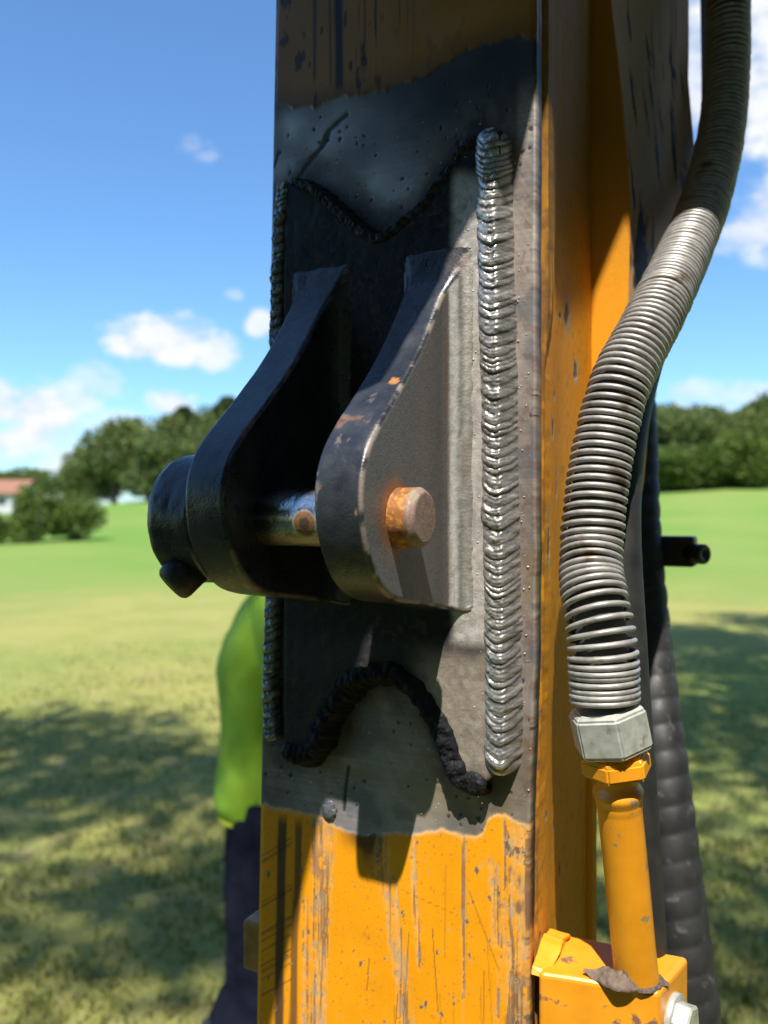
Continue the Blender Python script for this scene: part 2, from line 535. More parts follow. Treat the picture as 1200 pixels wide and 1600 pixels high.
def build_grass():
    n = 70000
    u = rng.random(n)
    y = 1.2 * (11.0 / 1.2) ** u
    x = (rng.random(n) * 2 - 1) * (0.6 * y + 0.8)
    cl = fbm(x * 1.7, y * 1.7, seed=21, octv=3)
    keep = rng.random(n) < 0.25 + 1.5 * np.clip(cl - .3, 0, 1)
    x, y, cl = x[keep], y[keep], cl[keep]
    n = len(x)
    h = (0.022 + 0.035 * rng.random(n)) * (0.7 + 0.8 * np.clip(cl, .2, .8)) * (1.1 - .07 * y)
    w = 0.0035 + 0.0035 * rng.random(n) + 0.0006 * y
    a = rng.random(n) * np.pi * 2
    ln = h * (0.25 + 0.9 * rng.random(n)); la = rng.random(n) * np.pi * 2
    z0 = ground_h(x, y) - 0.004
    dx, dy = np.cos(a) * w, np.sin(a) * w
    lx, ly = np.cos(la) * ln, np.sin(la) * ln
    V = np.stack([np.stack([x - dx, y - dy, z0], -1), np.stack([x + dx, y + dy, z0], -1),
                  np.stack([x + dx * .7 + lx * .45, y + dy * .7 + ly * .45, z0 + h * .65], -1),
                  np.stack([x - dx * .7 + lx * .45, y - dy * .7 + ly * .45, z0 + h * .65], -1),
                  np.stack([x + lx, y + ly, z0 + h], -1)], 1).reshape(-1, 3)
    k = np.arange(n) * 5
    F = np.stack([k, k + 1, k + 2, k + 3], -1)
    T = np.stack([k + 3, k + 2, k + 4, k + 4], -1)
    me = bpy.data.meshes.new('grass')
    nf = 2 * n
    me.vertices.add(len(V)); me.vertices.foreach_set('co', V.ravel().astype(np.float32))
    me.loops.add(n * 7)
    li = np.concatenate([F.ravel(), T[:, :3].ravel()])
    me.loops.foreach_set('vertex_index', li.astype(np.int32))
    me.polygons.add(nf)
    me.polygons.foreach_set('loop_start', np.concatenate([np.arange(n) * 4, 4 * n + np.arange(n) * 3]).astype(np.int32))
    me.update(calc_edges=True)
    base = np.array([[0.23, 0.25, 0.065], [0.32, 0.31, 0.09], [0.44, 0.39, 0.18]])
    pick = rng.choice(3, n, p=[.42, .40, .18])
    c = base[pick] * (0.8 + 0.4 * rng.random((n, 1)))
    at = me.attributes.new('Col', 'FLOAT_COLOR', 'POINT')
    c4 = np.repeat(np.concatenate([c, np.ones((n, 1))], 1), 5, axis=0)
    at.data.foreach_set('color', c4.ravel().astype(np.float32))
    m, nt, b = new_mat('grass_blades')
    N, L = nt.nodes, nt.links
    ac = N.new('ShaderNodeAttribute'); ac.attribute_name = 'Col'
    L.new(ac.outputs['Color'], b.inputs['Base Color'])
    b.inputs['Roughness'].default_value = 0.5; b.inputs['Specular IOR Level'].default_value = 0.3
    t = N.new('ShaderNodeBsdfTranslucent'); L.new(ac.outputs['Color'], t.inputs[0])
    ms = N.new('ShaderNodeMixShader'); ms.inputs[0].default_value = 0.35
    L.new(b.outputs[0], ms.inputs[1]); L.new(t.outputs[0], ms.inputs[2]); L.new(ms.outputs[0], N['Material Output'].inputs[0])
    me.materials.append(m)
    o = bpy.data.objects.new('grass', me); COL.objects.link(o)
    o['kind'] = 'stuff'
    return o


build_grass()

# ------------------------------------------------------------------ far trees, bushes, house
M_BARK = noise_mat('bark', (0.07, 0.055, 0.04), (0.14, 0.11, 0.085), 6, 0.9, 0, 0.6, 0.03, stretch=(1, 1, .25))
M_OAK = foliage_mat('oak_leaves', (0.062, 0.098, 0.026), (0.165, 0.205, 0.058))
M_OAK2 = foliage_mat('bright_oak_leaves', (0.085, 0.125, 0.028), (0.215, 0.245, 0.066))
M_SHADE = foliage_mat('shade_oak_leaves', (0.045, 0.060, 0.020), (0.090, 0.105, 0.035), .30)
M_CEDAR = foliage_mat('conifer_needles', (0.048, 0.075, 0.026), (0.105, 0.140, 0.045), .2)
M_BUSH = foliage_mat('shrub_leaves', (0.070, 0.120, 0.020), (0.175, 0.225, 0.045))


def leaf_quads(C, size, r, jitter=0.5):
    """C: (n,3) centres, random facing leaf-clump quads"""
    n = len(C)
    d = r.normal(size=(n, 3)); d /= np.linalg.norm(d, axis=1)[:, None]
    e = r.normal(size=(n, 3)); e -= d * np.sum(d * e, 1)[:, None]; e /= np.linalg.norm(e, axis=1)[:, None]
    f = np.cross(d, e)
    s = size * (1 - jitter / 2 + jitter * r.random((n, 1)))
    V = np.stack([C - e * s, C - f * s * .55, C + e * s, C + f * s * .55], 1).reshape(-1, 3)
    F = np.arange(4 * n).reshape(n, 4)
    return V, F


def crown_points(lobes, n, r):
    """points spread through and near the skin of lobes (x,y,z,rx,ry,rz)"""
    Ls = np.array(lobes, float)
    vol = Ls[:, 3] * Ls[:, 4] * Ls[:, 5]
    pick = r.choice(len(Ls), n, p=vol ** .7 / np.sum(vol ** .7))
    d = r.normal(size=(n, 3)); d /= np.linalg.norm(d, axis=1)[:, None]
    rad = r.random(n) ** 0.28
    P = Ls[pick, :3] + d * rad[:, None] * Ls[pick, 3:]
    k = fbm(P[:, 0] * .55, P[:, 1] * .55, P[:, 2] * .55, seed=5, octv=3)
    return P[(k > 0.36)]


def tree_parts(kind, seed):
    """returns (crown V,F), (trunk V,F) about the origin, unit metres"""
    r = np.random.default_rng(seed)
    bm = bmesh.new()
    if kind == 'oak':
        H = 11.0
        lobes = [(0, 0, 6.3, 4.0, 4.0, 3.6)]
        for i in range(13):
            a = r.random() * 6.283; q = 2.4 + 1.9 * r.random(); zz = 2.6 + 6.6 * r.random()
            q *= 1 - .45 * max(0, (zz - 6.5) / 4)
            rr = 1.3 + 1.2 * r.random()
            lobes.append((math.cos(a) * q, math.sin(a) * q, zz, rr * 1.15, rr * 1.15, rr))
        C = crown_points(lobes, 5200, r)
        V, F = leaf_quads(C, 0.34, r)
        add_tube_bm(bm, [(0, 0, -.3), (.05, 0, 1.2), (0, .1, 3.2), (.1, 0, 6.0)], [.42, .33, .28, .12], 8)
        for i in range(6):
            a = i * 1.05 + r.random() * .5; q = 2.2 + r.random() * 1.6
            add_tube_bm(bm, [(0, .05, 2.2 + .3 * i), (math.cos(a) * q * .5, math.sin(a) * q * .5, 3.6 + .4 * i), (math.cos(a) * q, math.sin(a) * q, 5.0 + .5 * i)], [.15, .10, .04], 6)
    elif kind == 'conifer':
        P = []
        for i in range(4600):
            t = r.random() ** 0.75
            zz = 0.8 + 11.4 * t
            rad = (3.3 * (1 - t) ** .75 + 0.35) * (0.86 + .14 * math.sin(zz * 2.1 + 3 * math.sin(zz))) * (r.random() ** .35)
            a = r.random() * 6.283
            P.append((math.cos(a) * rad, math.sin(a) * rad, zz - rad * .22))
        V, F = leaf_quads(np.array(P), 0.30, r)
        add_tube_bm(bm, [(0, 0, -.3), (0, 0, 5), (.03, 0, 11.6)], [.26, .17, .03], 7)
    else:  # bush
        lobes = [(0, 0, 1.25, 1.0, 1.0, 1.2)]
        for i in range(8):
            a = r.random() * 6.283; q = .35 + .45 * r.random()
            rr = .42 + .3 * r.random()
            lobes.append((math.cos(a) * q, math.sin(a) * q, .5 + 1.6 * r.random(), rr, rr, rr * 1.2))
        Ls = np.array(lobes)
        n = 3200
        pick = r.choice(len(Ls), n)
        d = r.normal(size=(n, 3)); d /= np.linalg.norm(d, axis=1)[:, None]
        C = Ls[pick, :3] + d * (r.random(n) ** .3)[:, None] * Ls[pick, 3:]
        C = C[C[:, 2] > .02]
        V, F = leaf_quads(C, 0.10, r)
        for i in range(5):
            a = i * 1.26
            add_tube_bm(bm, [(math.cos(a) * .05, math.sin(a) * .05, -.1), (math.cos(a) * .25, math.sin(a) * .25, .7), (math.cos(a) * .4, math.sin(a) * .4, 1.5)], [.04, .03, .01], 5)
    return (V, F), bm


TREE_PROTO = {}


def get_proto(kind, var):
    k = (kind, var)
    if k not in TREE_PROTO:
        (V, F), bm = tree_parts(kind, 100 + var * 7 + len(kind))
        mat = {'oak': M_OAK if var % 2 == 0 else M_OAK2, 'conifer': M_CEDAR, 'bush': M_BUSH}[kind]
        cr = mesh_obj('crown' if kind != 'bush' else 'foliage', V, F, mat, smooth=False)
        tr = bm_obj('trunk' if kind != 'bush' else 'stem', bm, M_BARK, smooth=True)
        TREE_PROTO[k] = [cr, tr, False]
    return TREE_PROTO[k]


def plant(kind, var, x, y, sx, sz, rot, name, label, cat, group):
    z = float(ground_h(x, y))
    t = thing(name, label, cat, (x, y, z), group)
    del t['base']
    t.rotation_euler = (0, 0, rot)
    t.scale = (sx, sx, sz)
    pr = get_proto(kind, var)
    for i in (0, 1):
        if not pr[2]:
            o = pr[i]
        else:
            o = pr[i].copy()
            COL.objects.link(o)
        o.parent = t
        o.matrix_parent_inverse = Matrix.Identity(4)
    pr[2] = True
    return t


def at(px, d):
    return (px - 600) / 1300.0 * d


G1 = 'trees of the wood beyond the field on the left'
# photo-left wood: (image x, distance, kind, variant, width scale, height scale, name, label)
left_wood = [
    (178, 88, 'oak', 0, .92, .88, 'oak_tree', 'broad rounded dark oak at the left end of the wood'),
    (232, 92, 'oak', 1, .98, .93, 'oak_tree', 'sunlit yellower oak second from the wood\'s left end'),
    (262, 83, 'oak', 2, .72, .70, 'oak_tree', 'lower dark oak in front of the conifers in the wood'),
    (140, 96, 'oak', 1, .60, .72, 'oak_tree', 'small oak at the outer left corner of the wood'),
    (288, 95, 'conifer', 0, 1.6, .86, 'conifer_tree', 'pointed dark conifer standing just right of the rounded oaks'),
    (322, 90, 'oak', 0, .62, .98, 'oak_tree', 'narrow tall oak of the wood between the two conifers'),
    (356, 93, 'conifer', 0, 1.7, .94, 'conifer_tree', 'tall conifer nearest the black bracket ear'),
    (392, 92, 'oak', 2, 1.0, .95, 'oak_tree', 'oak at the right end of the wood, behind the machine arm'),
]
for i, (px, d, k, v, sx, sz, nm, lb) in enumerate(left_wood):
    plant(k, v, at(px, d), d, sx, sz, i * 1.3, nm, lb, 'tree', G1)
G2 = 'treeline behind the field on the right'
right_wood = [
    (1010, 72, 'oak', 0, .72, .70, 'dark oak of the right treeline partly hidden by the dusty arm'),
    (1052, 69, 'oak', 2, .66, .68, 'dark rounded oak at the left end of the visible right treeline'),
    (1092, 73, 'oak', 1, .74, .70, 'paler oak of the right treeline, second from the arm'),
    (1128, 70, 'oak', 0, .66, .62, 'mid green oak in the middle of the right treeline'),
    (1160, 68, 'oak', 1, .66, .62, 'bright yellow-green oak of the right treeline'),
    (1192, 71, 'oak', 2, .74, .68, 'dark oak cut by the right border of the picture'),
    (1232, 70, 'oak', 1, .8, .7, 'last oak of the right treeline at the picture border'),
]
for i, (px, d, k, v, sx, sz, lb) in enumerate(right_wood):
    plant(k, v, at(px, d), d, sx, sz, 2.1 * i + .4, 'oak_tree', lb, 'tree', G2)
# low growth closing the foot of the right treeline
for i, (px, d, s, lb) in enumerate([(1040, 66, 1.5, 'dark scrub at the foot of the treeline beside the arm'), (1085, 65, 1.35, 'low scrub under the paler treeline oak'),
                                    (1135, 66, 1.5, 'scrub clump under the middle of the right treeline'), (1180, 65, 1.7, 'brightest scrub clump under the right treeline')]):
    plant('bush', i % 2, at(px, d), d, s * 1.7, s, i * .9, 'scrub_bush', lb, 'bush', 'scrub along the foot of the right treeline')
G3 = 'far trees behind the house'
for i, (px, d, sx, sz, lb) in enumerate([(-20, 150, 1.1, .66, 'far oak at the left border behind the brown roof'), (30, 155, 1.2, .74, 'far oak directly behind the brown roofed house'),
                                         (72, 150, 1.1, .72, 'far oak right of the brown roof'), (108, 158, 1.0, .60, 'last low far oak before the gap to the wood')]):
    plant('oak', i % 3, at(px, d), d, sx, sz, i * 1.7, 'oak_tree', lb, 'tree', G3)
G4 = 'rounded shrubs in the field on the left'
for i, (px, d, sx, sz, lb) in enumerate([(0, 32.5, .55, .52, 'low shrub cut by the left border of the picture'), (52, 33, .80, .90, 'darker rounded shrub in the middle of the row before the house'),
                                         (116, 34, 1.0, .86, 'widest rounded shrub, rightmost of the row before the house')]):
    plant('bush', i % 2, at(px, d), d, sx, sz, i * 2.2, 'round_shrub', lb, 'shrub', G4)


def build_house():
    d = 104.0
    x1 = at(52, d); zg = float(ground_h(x1 - 6, d))
    bx = x1 - 5.5
    t = thing('farm_house', 'low white house with a brown tiled roof behind the shrubs', 'house', (bx, d, zg))
    wall = noise_mat('white_render', (.46, .46, .45), (.54, .54, .53), 3, .8, 0, .1, .01)
    roofm = noise_mat('brown_roof', (.22, .10, .06), (.30, .145, .085), 5, .75, 0, .3, .03)
    glass = noise_mat('dark_window_glass', (.02, .025, .03), (.035, .04, .05), 1, .1, 0, 0)
    L_, D_, H_ = 5.2, 4.0, 2.35
    z0 = zg - 1.2
    bm = bmesh.new()
    # walls with gables as one shell
    a = [(-L_, -D_), (L_, -D_), (L_, D_), (-L_, D_)]
    lo = [bm.verts.new((bx + x, d + y, z0)) for x, y in a]
    hi = [bm.verts.new((bx + x, d + y, zg + H_)) for x, y in a]
    g = [bm.verts.new((bx - L_, d, zg + H_ + 1.5)), bm.verts.new((bx + L_, d, zg + H_ + 1.5))]
    bm.faces.new((lo[0], lo[1], hi[1], hi[0])); bm.faces.new((lo[2], lo[3], hi[3], hi[2]))
    bm.faces.new((lo[1], lo[2], hi[2], g[1], hi[1])); bm.faces.new((lo[3], lo[0], hi[0], g[0], hi[3]))
    bm_obj('wall', bm, wall, t)
    bm = bmesh.new()
    ov = .45
    for s in (-1, 1):
        p = [(-L_ - ov, s * (D_ + ov), H_ - .12), (L_ + ov, s * (D_ + ov), H_ - .12), (L_ + ov, 0, H_ + 1.62), (-L_ - ov, 0, H_ + 1.62)]
        q = [bm.verts.new((bx + x, d + y, zg + z)) for x, y, z in p]
        q2 = [bm.verts.new((bx + x, d + y, zg + z + .14)) for x, y, z in p]
        bm.faces.new(q2); bm.faces.new(q[::-1])
        for i in range(4):
            bm.faces.new((q[i], q[(i + 1) % 4], q2[(i + 1) % 4], q2[i]))
    bm_obj('roof', bm, roofm, t)
    for wx in (-3.6, -1.2, 3.4):
        f = bm_obj('window', box_bm(bx + wx - .6, bx + wx + .6, d - D_ - .06, d - D_ - .003, zg + .9, zg + 1.95), wall, t)
        bm_obj('pane', box_bm(bx + wx - .5, bx + wx + .5, d - D_ - .09, d - D_ - .063, zg + 1.0, zg + 1.85), glass, f)
    dm = noise_mat('door_paint', (.12, .08, .05), (.16, .11, .07), 4, .5, 0, 0)
    bm_obj('door', box_bm(bx + .7, bx + 1.65, d - D_ - .05, d - D_ - .003, zg + .02, zg + 2.05), dm, t)
    # small pale shed to its right
    sx, sd = at(82, 100), 100.0
    sg = float(ground_h(sx, sd))
    s = thing('garden_shed', 'small pale shed standing right of the white house', 'shed', (sx, sd, sg))
    bm_obj('wall', box_bm(sx - 1.0, sx + 1.0, sd - 1, sd + 1, sg - .6, sg + 1.75), wall, s)
    bm = bmesh.new()
    p = [(-1.15, -1.15, 1.76), (1.15, -1.15, 1.76), (1.15, 1.15, 2.2), (-1.15, 1.15, 2.2)]
    q = [bm.verts.new((sx + x, sd + y, sg + z)) for x, y, z in p]; q2 = [bm.verts.new((sx + x, sd + y, sg + z + .1)) for x, y, z in p]
    bm.faces.new(q2); bm.faces.new(q[::-1])
    for i in range(4):
        bm.faces.new((q[i], q[(i + 1) % 4], q2[(i + 1) % 4], q2[i]))
    bm_obj('roof', bm, wall, s)
    bm_obj('door', box_bm(sx - .4, sx + .4, sd - 1.05, sd - 1.003, sg, sg + 1.6), dm, s)


build_house()


def build_shade_tree(name, label, trunk, foot, hs, n_clump, seed, clump_r=(.45, .85), per=170):
    """a real tree behind or beside the lens; its leaf clumps hang where their shade reaches the lawn"""
    r = np.random.default_rng(seed)
    Sx, Sy, Sz = SUN_DIR
    t = thing(name, label, 'tree', (trunk[0], trunk[1], 0.0))
    cs = []
    tries = 0
    while len(cs) < n_clump and tries < 20000:
        tries += 1
        x = foot[0] + (foot[1] - foot[0]) * r.random(); y = foot[2] + (foot[3] - foot[2]) * r.random()
        if not foot[4](x, y):
            continue
        H = hs[0] + (hs[1] - hs[0]) * r.random()
        cs.append((x + Sx / Sz * H, y + Sy / Sz * H, H))
    cs = np.array(cs)
    Vs, Fs, off = [], [], 0
    for c in cs:
        rad = clump_r[0] + (clump_r[1] - clump_r[0]) * r.random()
        d = r.normal(size=(per, 3)); d /= np.linalg.norm(d, axis=1)[:, None]
        C = c + d * (r.random(per) ** .4)[:, None] * rad * np.array([1, 1, .55])
        V, F = leaf_quads(C, 0.085, r)
        Vs.append(V); Fs.append(F + off); off += len(V)
    mesh_obj('crown', np.vstack(Vs), np.vstack(Fs), M_SHADE, t, smooth=False)
    bm = bmesh.new()
    mid = cs.mean(axis=0)
    tx, ty = trunk
    top = np.array([tx * .6 + mid[0] * .4, ty * .6 + mid[1] * .4, hs[0] - .6])
    add_tube_bm(bm, catmull([(tx, ty, -.3), (tx, ty + .05, 1.5), (tx * .9 + mid[0] * .1, ty * .9 + mid[1] * .1, hs[0] * .5), tuple(top)], 14), np.linspace(.34, .17, 14), 10)
    for c in cs[:: max(1, len(cs) // 26)]:
        m_ = (top + c) / 2 + np.array([0, 0, .35])
        # limbs that would shade the clearing were lopped off
        hit = False
        for k in np.linspace(0, 1, 12):
            q = top * (1 - k) + c * k + np.array([0, 0, .35 * 4 * k * (1 - k)])
            f = q[:2] - np.array([Sx, Sy]) * q[2] / Sz
            if math.hypot(f[0] - .2, f[1] - 1.7) < 1.15:
                hit = True
        if hit:
            continue
        add_tube_bm(bm, catmull([tuple(top - np.array([0, 0, .5])), tuple(m_), tuple(c)], 7), np.linspace(.09, .02, 7), 5)
    bm_obj('trunk', bm, M_BARK, t, smooth=True)


def left_foot(x, y):
    # the clearing the arm stands in
    if ((x - .25) / 1.75) ** 2 + ((y - 1.75) / 1.65) ** 2 < 1:
        return False
    if y < 2.3:
        return False
    if x > 1.6 and y > 2.4:
        return False
    if x > -.35 and y > 2.4:
        return False
    if y > 6.5 + 0.5 * math.sin(x * 1.7):
        return False
    # gaps that let dapples of sun reach the lawn
    for gx, gy, gr in ((-1.15, 4.5, .55), (-1.7, 3.95, .55), (-1.5, 3.2, .42), (-.7, 2.85, .35), (-2.3, 5.4, .4)):
        if (x - gx) ** 2 / 1.8 + (y - gy) ** 2 / .6 < gr ** 2:
            return False
    return True


def right_foot(x, y):
    if y < 2.9 and x < .95:
        return False
    if x < 0.13 * y + .05:
        return False
    if y > 13.2 + .6 * math.sin(x * 1.1) and not (17.5 < y < 20.5 and x > 8.0):
        return False
    for gx, gy, gr in ((2.2, 4.6, .35), (1.5, 3.4, .3)):
        if (x - gx) ** 2 + (y - gy) ** 2 / 1.5 < gr ** 2:
            return False
    return True


build_shade_tree('shade_tree', 'leafy oak beside the viewer shading the lawn on the left', (-5.2, -2.5), (-6.5, 0, 2.2, 7.2, left_foot), (11.0, 15.0), 190, 41, (.6, 1.05), 100)
def back_foot(x, y):
    return math.hypot(x - .2, y - 1.7) > 2.2 and x > -2.2


build_shade_tree('shade_tree', 'leafy oak behind the camera shading the lawn at the viewer\'s feet', (2.6, -9.5), (-2.2, 6, -7, .6, back_foot), (9.0, 12.0), 190, 47, (.6, 1.0), 130)
build_shade_tree('shade_tree', 'large leafy oak to the right shading the lawn on the right', (7.2, 1.2), (.6, 9.5, 2.4, 13.8, right_foot), (11.0, 15.0), 330, 43, (.6, 1.1), 190)

# the wood the viewer stands in front of
for i, (x, y, sx, sz) in enumerate([(-9, -12, 1.6, 1.6), (-3.5, -14, 1.4, 1.4), (2.0, -14.5, 1.4, 1.35), (8, -13, 1.5, 1.45), (14, -8, 1.5, 1.5), (17, 0, 1.4, 1.4), (7, -7, 1.0, 1.0)]):
    plant('oak', i % 3, x, y, sx, sz, i * 1.1, 'oak_tree', 'oak of the wood behind the camera, ' + ['leftmost', 'second from the left', 'in the middle', 'right rear', 'far right', 'at the right side', 'smallest, on the right'][i], 'tree', 'oaks of the wood at the viewer\'s back')

# ------------------------------------------------------------------ the machine arm
Z_DENSE = np.linspace(-0.455, 0.405, 760)
Z_ALL = np.concatenate([np.linspace(-1.08, -0.47, 10), Z_DENSE, np.linspace(0.43, 1.5, 12)])


def u_left(z):
    return -0.2205 + 0.0227 * np.clip(z, -.6, .6)


def u_right(z):
    return -0.005 * sst(-0.05, -0.26, z)


TOP_U = [-.25, -.2125, -.1933, -.17, -.1365, -.115, -.074, -.0545, -.0355, -.02, .01]
TOP_Z = [.325, .3232, .3139, .3112, .3110, .3108, .3151, .3216, .3238, .3225, .3188]
BOT_U = [-.25, -.2229, -.1993, -.1729, -.1475, -.115, -.0891, -.0642, -.0449, -.0380, -.0345, -.0300, -.0216, -.0058, .01]
BOT_Z = [-.231, -.2314, -.2312, -.2333, -.2411, -.2364, -.2309, -.2230, -.2275, -.2230, -.2120, -.2075, -.2069, -.2121, -.214]
NOTCH_T = [(-.1884, .2515), (-.1683, .2407), (-.1407, .2146), (-.1141, .1965), (-.0836, .2123), (-.0592, .2371), (-.0400, .2550)]
NOTCH_B = [(-.1972, -.1794), (-.1740, -.1788), (-.1571, -.1480), (-.1353, -.1198), (-.1193, -.1123), (-.0987, -.1143), (-.0786, -.1305), (-.0592, -.1640), (-.0497, -.1812), (-.0311, -.1812), (-.022, -.172)]

arm = thing('excavator_stick', 'yellow excavator arm with a black two-eared bracket newly welded on its bare steel face', 'excavator arm', (-.11, .12, -1.7), frame=ARM)


def streak(u, z, pts, w0, w1, seed, breakup=.5, fine=260):
    """0..1 mask of a worn streak along a polyline (u,z), broken along its length"""
    P = np.array(sorted(pts, key=lambda q: q[1]))
    uc = np.interp(z, P[:, 1], P[:, 0])
    wd = np.interp(z, [P[0, 1], P[-1, 1]], [w1, w0])
    x = (u - uc) / wd
    ins = sst(P[0, 1] - .004, P[0, 1] + .006, z) * (1 - sst(P[-1, 1] - .006, P[-1, 1] + .006, z))
    nz = fbm(u * fine, z * 14, seed=seed, octv=4)
    return np.clip((1 - np.abs(x)) * 2.2 - breakup * 4.2 * (nz - .36), 0, 1) * ins * (np.abs(x) < 1.25)


def paint_front(U, Z):
    n1 = fbm(U * 45, Z * 45, seed=1); n2 = fbm(U * 160, Z * 160, seed=2); nd = fbm((U + .6 * Z) * 620, (Z - .6 * U) * 26, seed=12, octv=3); n3 = fbm(U * 18, Z * 18, seed=9)
    nh = fbm(U * 22, Z * 900, seed=4, octv=3)      # horizontal grinding lines
    nv = fbm(U * 420, Z * 16, seed=6, octv=3)      # vertical scratching
    zt = np.interp(U, TOP_U, TOP_Z) + .008 * (n1 - .5) + .005 * (n2 - .5)
    zb = np.interp(U, BOT_U, BOT_Z) + .0065 * (n1 - .5) + .0045 * (n2 - .5)
    dt = Z - zt; db = zb - Z
    paint = np.maximum(sst(-.0012, .0022, dt), sst(-.0008, .0010, db))
    upper = Z > 0
    # ---- bare, ground steel with heat tint
    mot = fbm(U * 28, Z * 22, seed=41, octv=5)
    c = STEEL * (0.62 + 0.5 * nh[..., None] + 0.9 * (mot[..., None] - .5) + .45 * (nd[..., None] - .5))
    met = 0.38 + .15 * (nh - .5); rg = 0.40 + .22 * (n2 - .4)
    c = mixc(c, .55 * sst(-.05, -.13, U) + .35 * sst(.05, .2, Z) * sst(-.01, -.05, U), np.array([.20, .205, .235]) * (.55 + .5 * nh[..., None] + 1.3 * (mot[..., None] - .4)))  # bluish shade tone painted into the left and upper steel
    # brown straw tint on the lower right, violet-brown near the edge
    c = mixc(c, sst(-.09, -.02, U) * sst(-.10, -.19, Z) * .55, [.30, .235, .155])
    c = mixc(c, sst(-.022, -.002, U) * .45 * sst(.3, .0, Z), [.20, .155, .14])
    hb_ = fbm(U * 36, Z * 30, seed=43, octv=4)
    c = mixc(c, sst(.54, .66, hb_) * .45 * (Z < 0), [.26, .175, .09])
    c = mixc(c, sst(.58, .70, fbm(U * 30, Z * 36, seed=44, octv=4)) * .5, [.10, .115, .15])
    # light tan patch low right just above the paint
    for (pu, pz, pr, k, cc) in ((-.045, -.203, .012, .6, [.52, .36, .18]), (-.075, -.213, .018, .5, [.42, .34, .22]),
                                (-.052, -.217, .012, .7, [.115, .125, .13]), (-.10, -.205, .03, .35, [.30, .27, .21])):
        c = mixc(c, k * np.exp(-((U - pu) ** 2 + (Z - pz) ** 2) / pr ** 2) * (.5 + n2), cc)
    # blue-black heat scale along the upper paint line
    k = sst(-.065, -.010, dt) * upper * (0.55 + .45 * sst(-.17, -.03, U))
    k = np.clip(k * (.65 + .9 * n3), 0, 1)
    c = mixc(c, k * .95, [.020, .023, .032]); met = met * (1 - .6 * k); rg = rg + .08 * k
    k2 = upper * sst(-.16, -.02, U) * sst(.20, .27, Z) * (.55 + .5 * n3) * (1 - sst(-.016, -.010, U))
    c = mixc(c, k2 * .92, [.020, .022, .030]); met = met * (1 - .4 * k2)
    # pale patches in the upper left, sky sheen painted on ground steel
    for (pu, pz, pr, k) in ((-.196, .300, .016, 1.0), (-.165, .282, .022, .6), (-.125, .245, .020, .9), (-.105, .228, .016, .8), (-.205, .27, .012, .7), (-.15, .295, .03, .35)):
        q = np.exp(-(((U - pu) / pr) ** 2 + ((Z - pz) / (pr * .8)) ** 2)) * k * (.4 + 1.1 * n1)
        c = mixc(c, q, [.56, .56, .58]); met = np.maximum(met, .35 * q + met * (1 - q))
    # soot around the notches of the welded pad
    dT = seg_dist(U, Z, NOTCH_T); dB = seg_dist(U, Z, NOTCH_B)
    soot = np.maximum(sst(.030, .004, dT + .020 * (n1 - .5)) * .96, sst(.030, .005, dB + .022 * (n1 - .5)) * .96)
    soot = np.maximum(soot, .92 * sst(.045, .008, dB + .03 * (n1 - .5)) * sst(-.115, -.145, U) * (Z > -.185))
    soot = soot * (1 - .55 * sst(-.075, -.05, U) * (Z < 0))
    c = mixc(c, soot, [.010, .010, .011]); met = met * (1 - .75 * soot); rg = np.clip(rg + .12 * soot, 0, 1)
    # brown ring just outside the soot
    br = np.exp(-((dB - .022) / .008) ** 2) * (Z < 0) * .35 + np.exp(-((dT - .022) / .008) ** 2) * (Z > 0) * .35
    c = mixc(c, br * (n2 > .45), [.17, .115, .06])
    # old crooked cutting marks
    mk = seg_dist(U, Z, [(-.1475, .299), (-.162, .291), (-.168, .279), (-.1816, .268), (-.190, .257)]) + .004 * (n2 - .5)
    mk = np.minimum(mk, seg_dist(U, Z, [(-.2075, .283), (-.2125, .272)]) + .001)
    mk = np.minimum(mk, seg_dist(U, Z, [(-.145, -.192), (-.1475, -.21), (-.149, -.225)]) + .002 * n2)
    q = sst(.0035, .0010, mk)
    c = mixc(c, q * .9, [.012, .012, .014]); met = met * (1 - .7 * q)
    # pits and dark spatter dots
    cell = 0.0075
    iu, iz = np.floor(U / cell), np.floor(Z / cell)
    rr = _h(iu, iz, iu * 0, 77); cu = (iu + .2 + .6 * _h(iu, iz, iu * 0, 78)) * cell; cz = (iz + .2 + .6 * _h(iu, iz, iu * 0, 79)) * cell
    nearn = np.minimum(dB, dT) < .055
    pit = (np.hypot(U - cu, Z - cz) + .0036 * (n2 - .5) < .0034 * (rr - .58)) * (rr > np.where(nearn, .74, .90)) * ((n3 > .42) | nearn)
    pit = pit * (1 - paint)
    c = mixc(c, pit * .85, [.02, .02, .022]); met = met * (1 - .5 * pit)
    # rusty freckle near the right edge
    fr = (n2 > .60) * sst(-.02, -.006, U) * (Z < .22) * (Z > -.2)
    c = mixc(c, fr * .45, [.16, .085, .06])
    # ---- yellow paint
    yc = YEL * (.92 + .16 * n1[..., None])
    yc = mixc(yc, .22 * sst(.45, .7, n3), [.70, .25, .005])
    ym = 0 * U; yr = .34 + .18 * (n2 - .3)
    lower = ~upper
    worn = np.maximum.reduce([
        streak(U, Z, [(-.1660, -.236), (-.1740, -.46)], .0125, .0115, 31, .45),
        streak(U, Z, [(-.1203, -.234), (-.1010, -.335), (-.0870, -.46)], .0085, .0135, 32, .62),
        streak(U, Z, [(-.052, -.225), (-.0525, -.46)], .0026, .0018, 33, .4),
        streak(U, Z, [(-.092, -.23), (-.086, -.33)], .006, .003, 35, .8),
        streak(U, Z, [(-.012, -.212), (-.0145, -.46)], .013, .021, 34, .66, 180),
        .8 * streak(U, Z, [(-.030, -.24), (-.031, -.30)], .010, .006, 36, .8),
        .8 * streak(U, Z, [(-.182, -.30), (-.186, -.46)], .006, .006, 37, .8)]) * lower
    nv2 = fbm(U * 900, Z * 22, seed=16, octv=3)
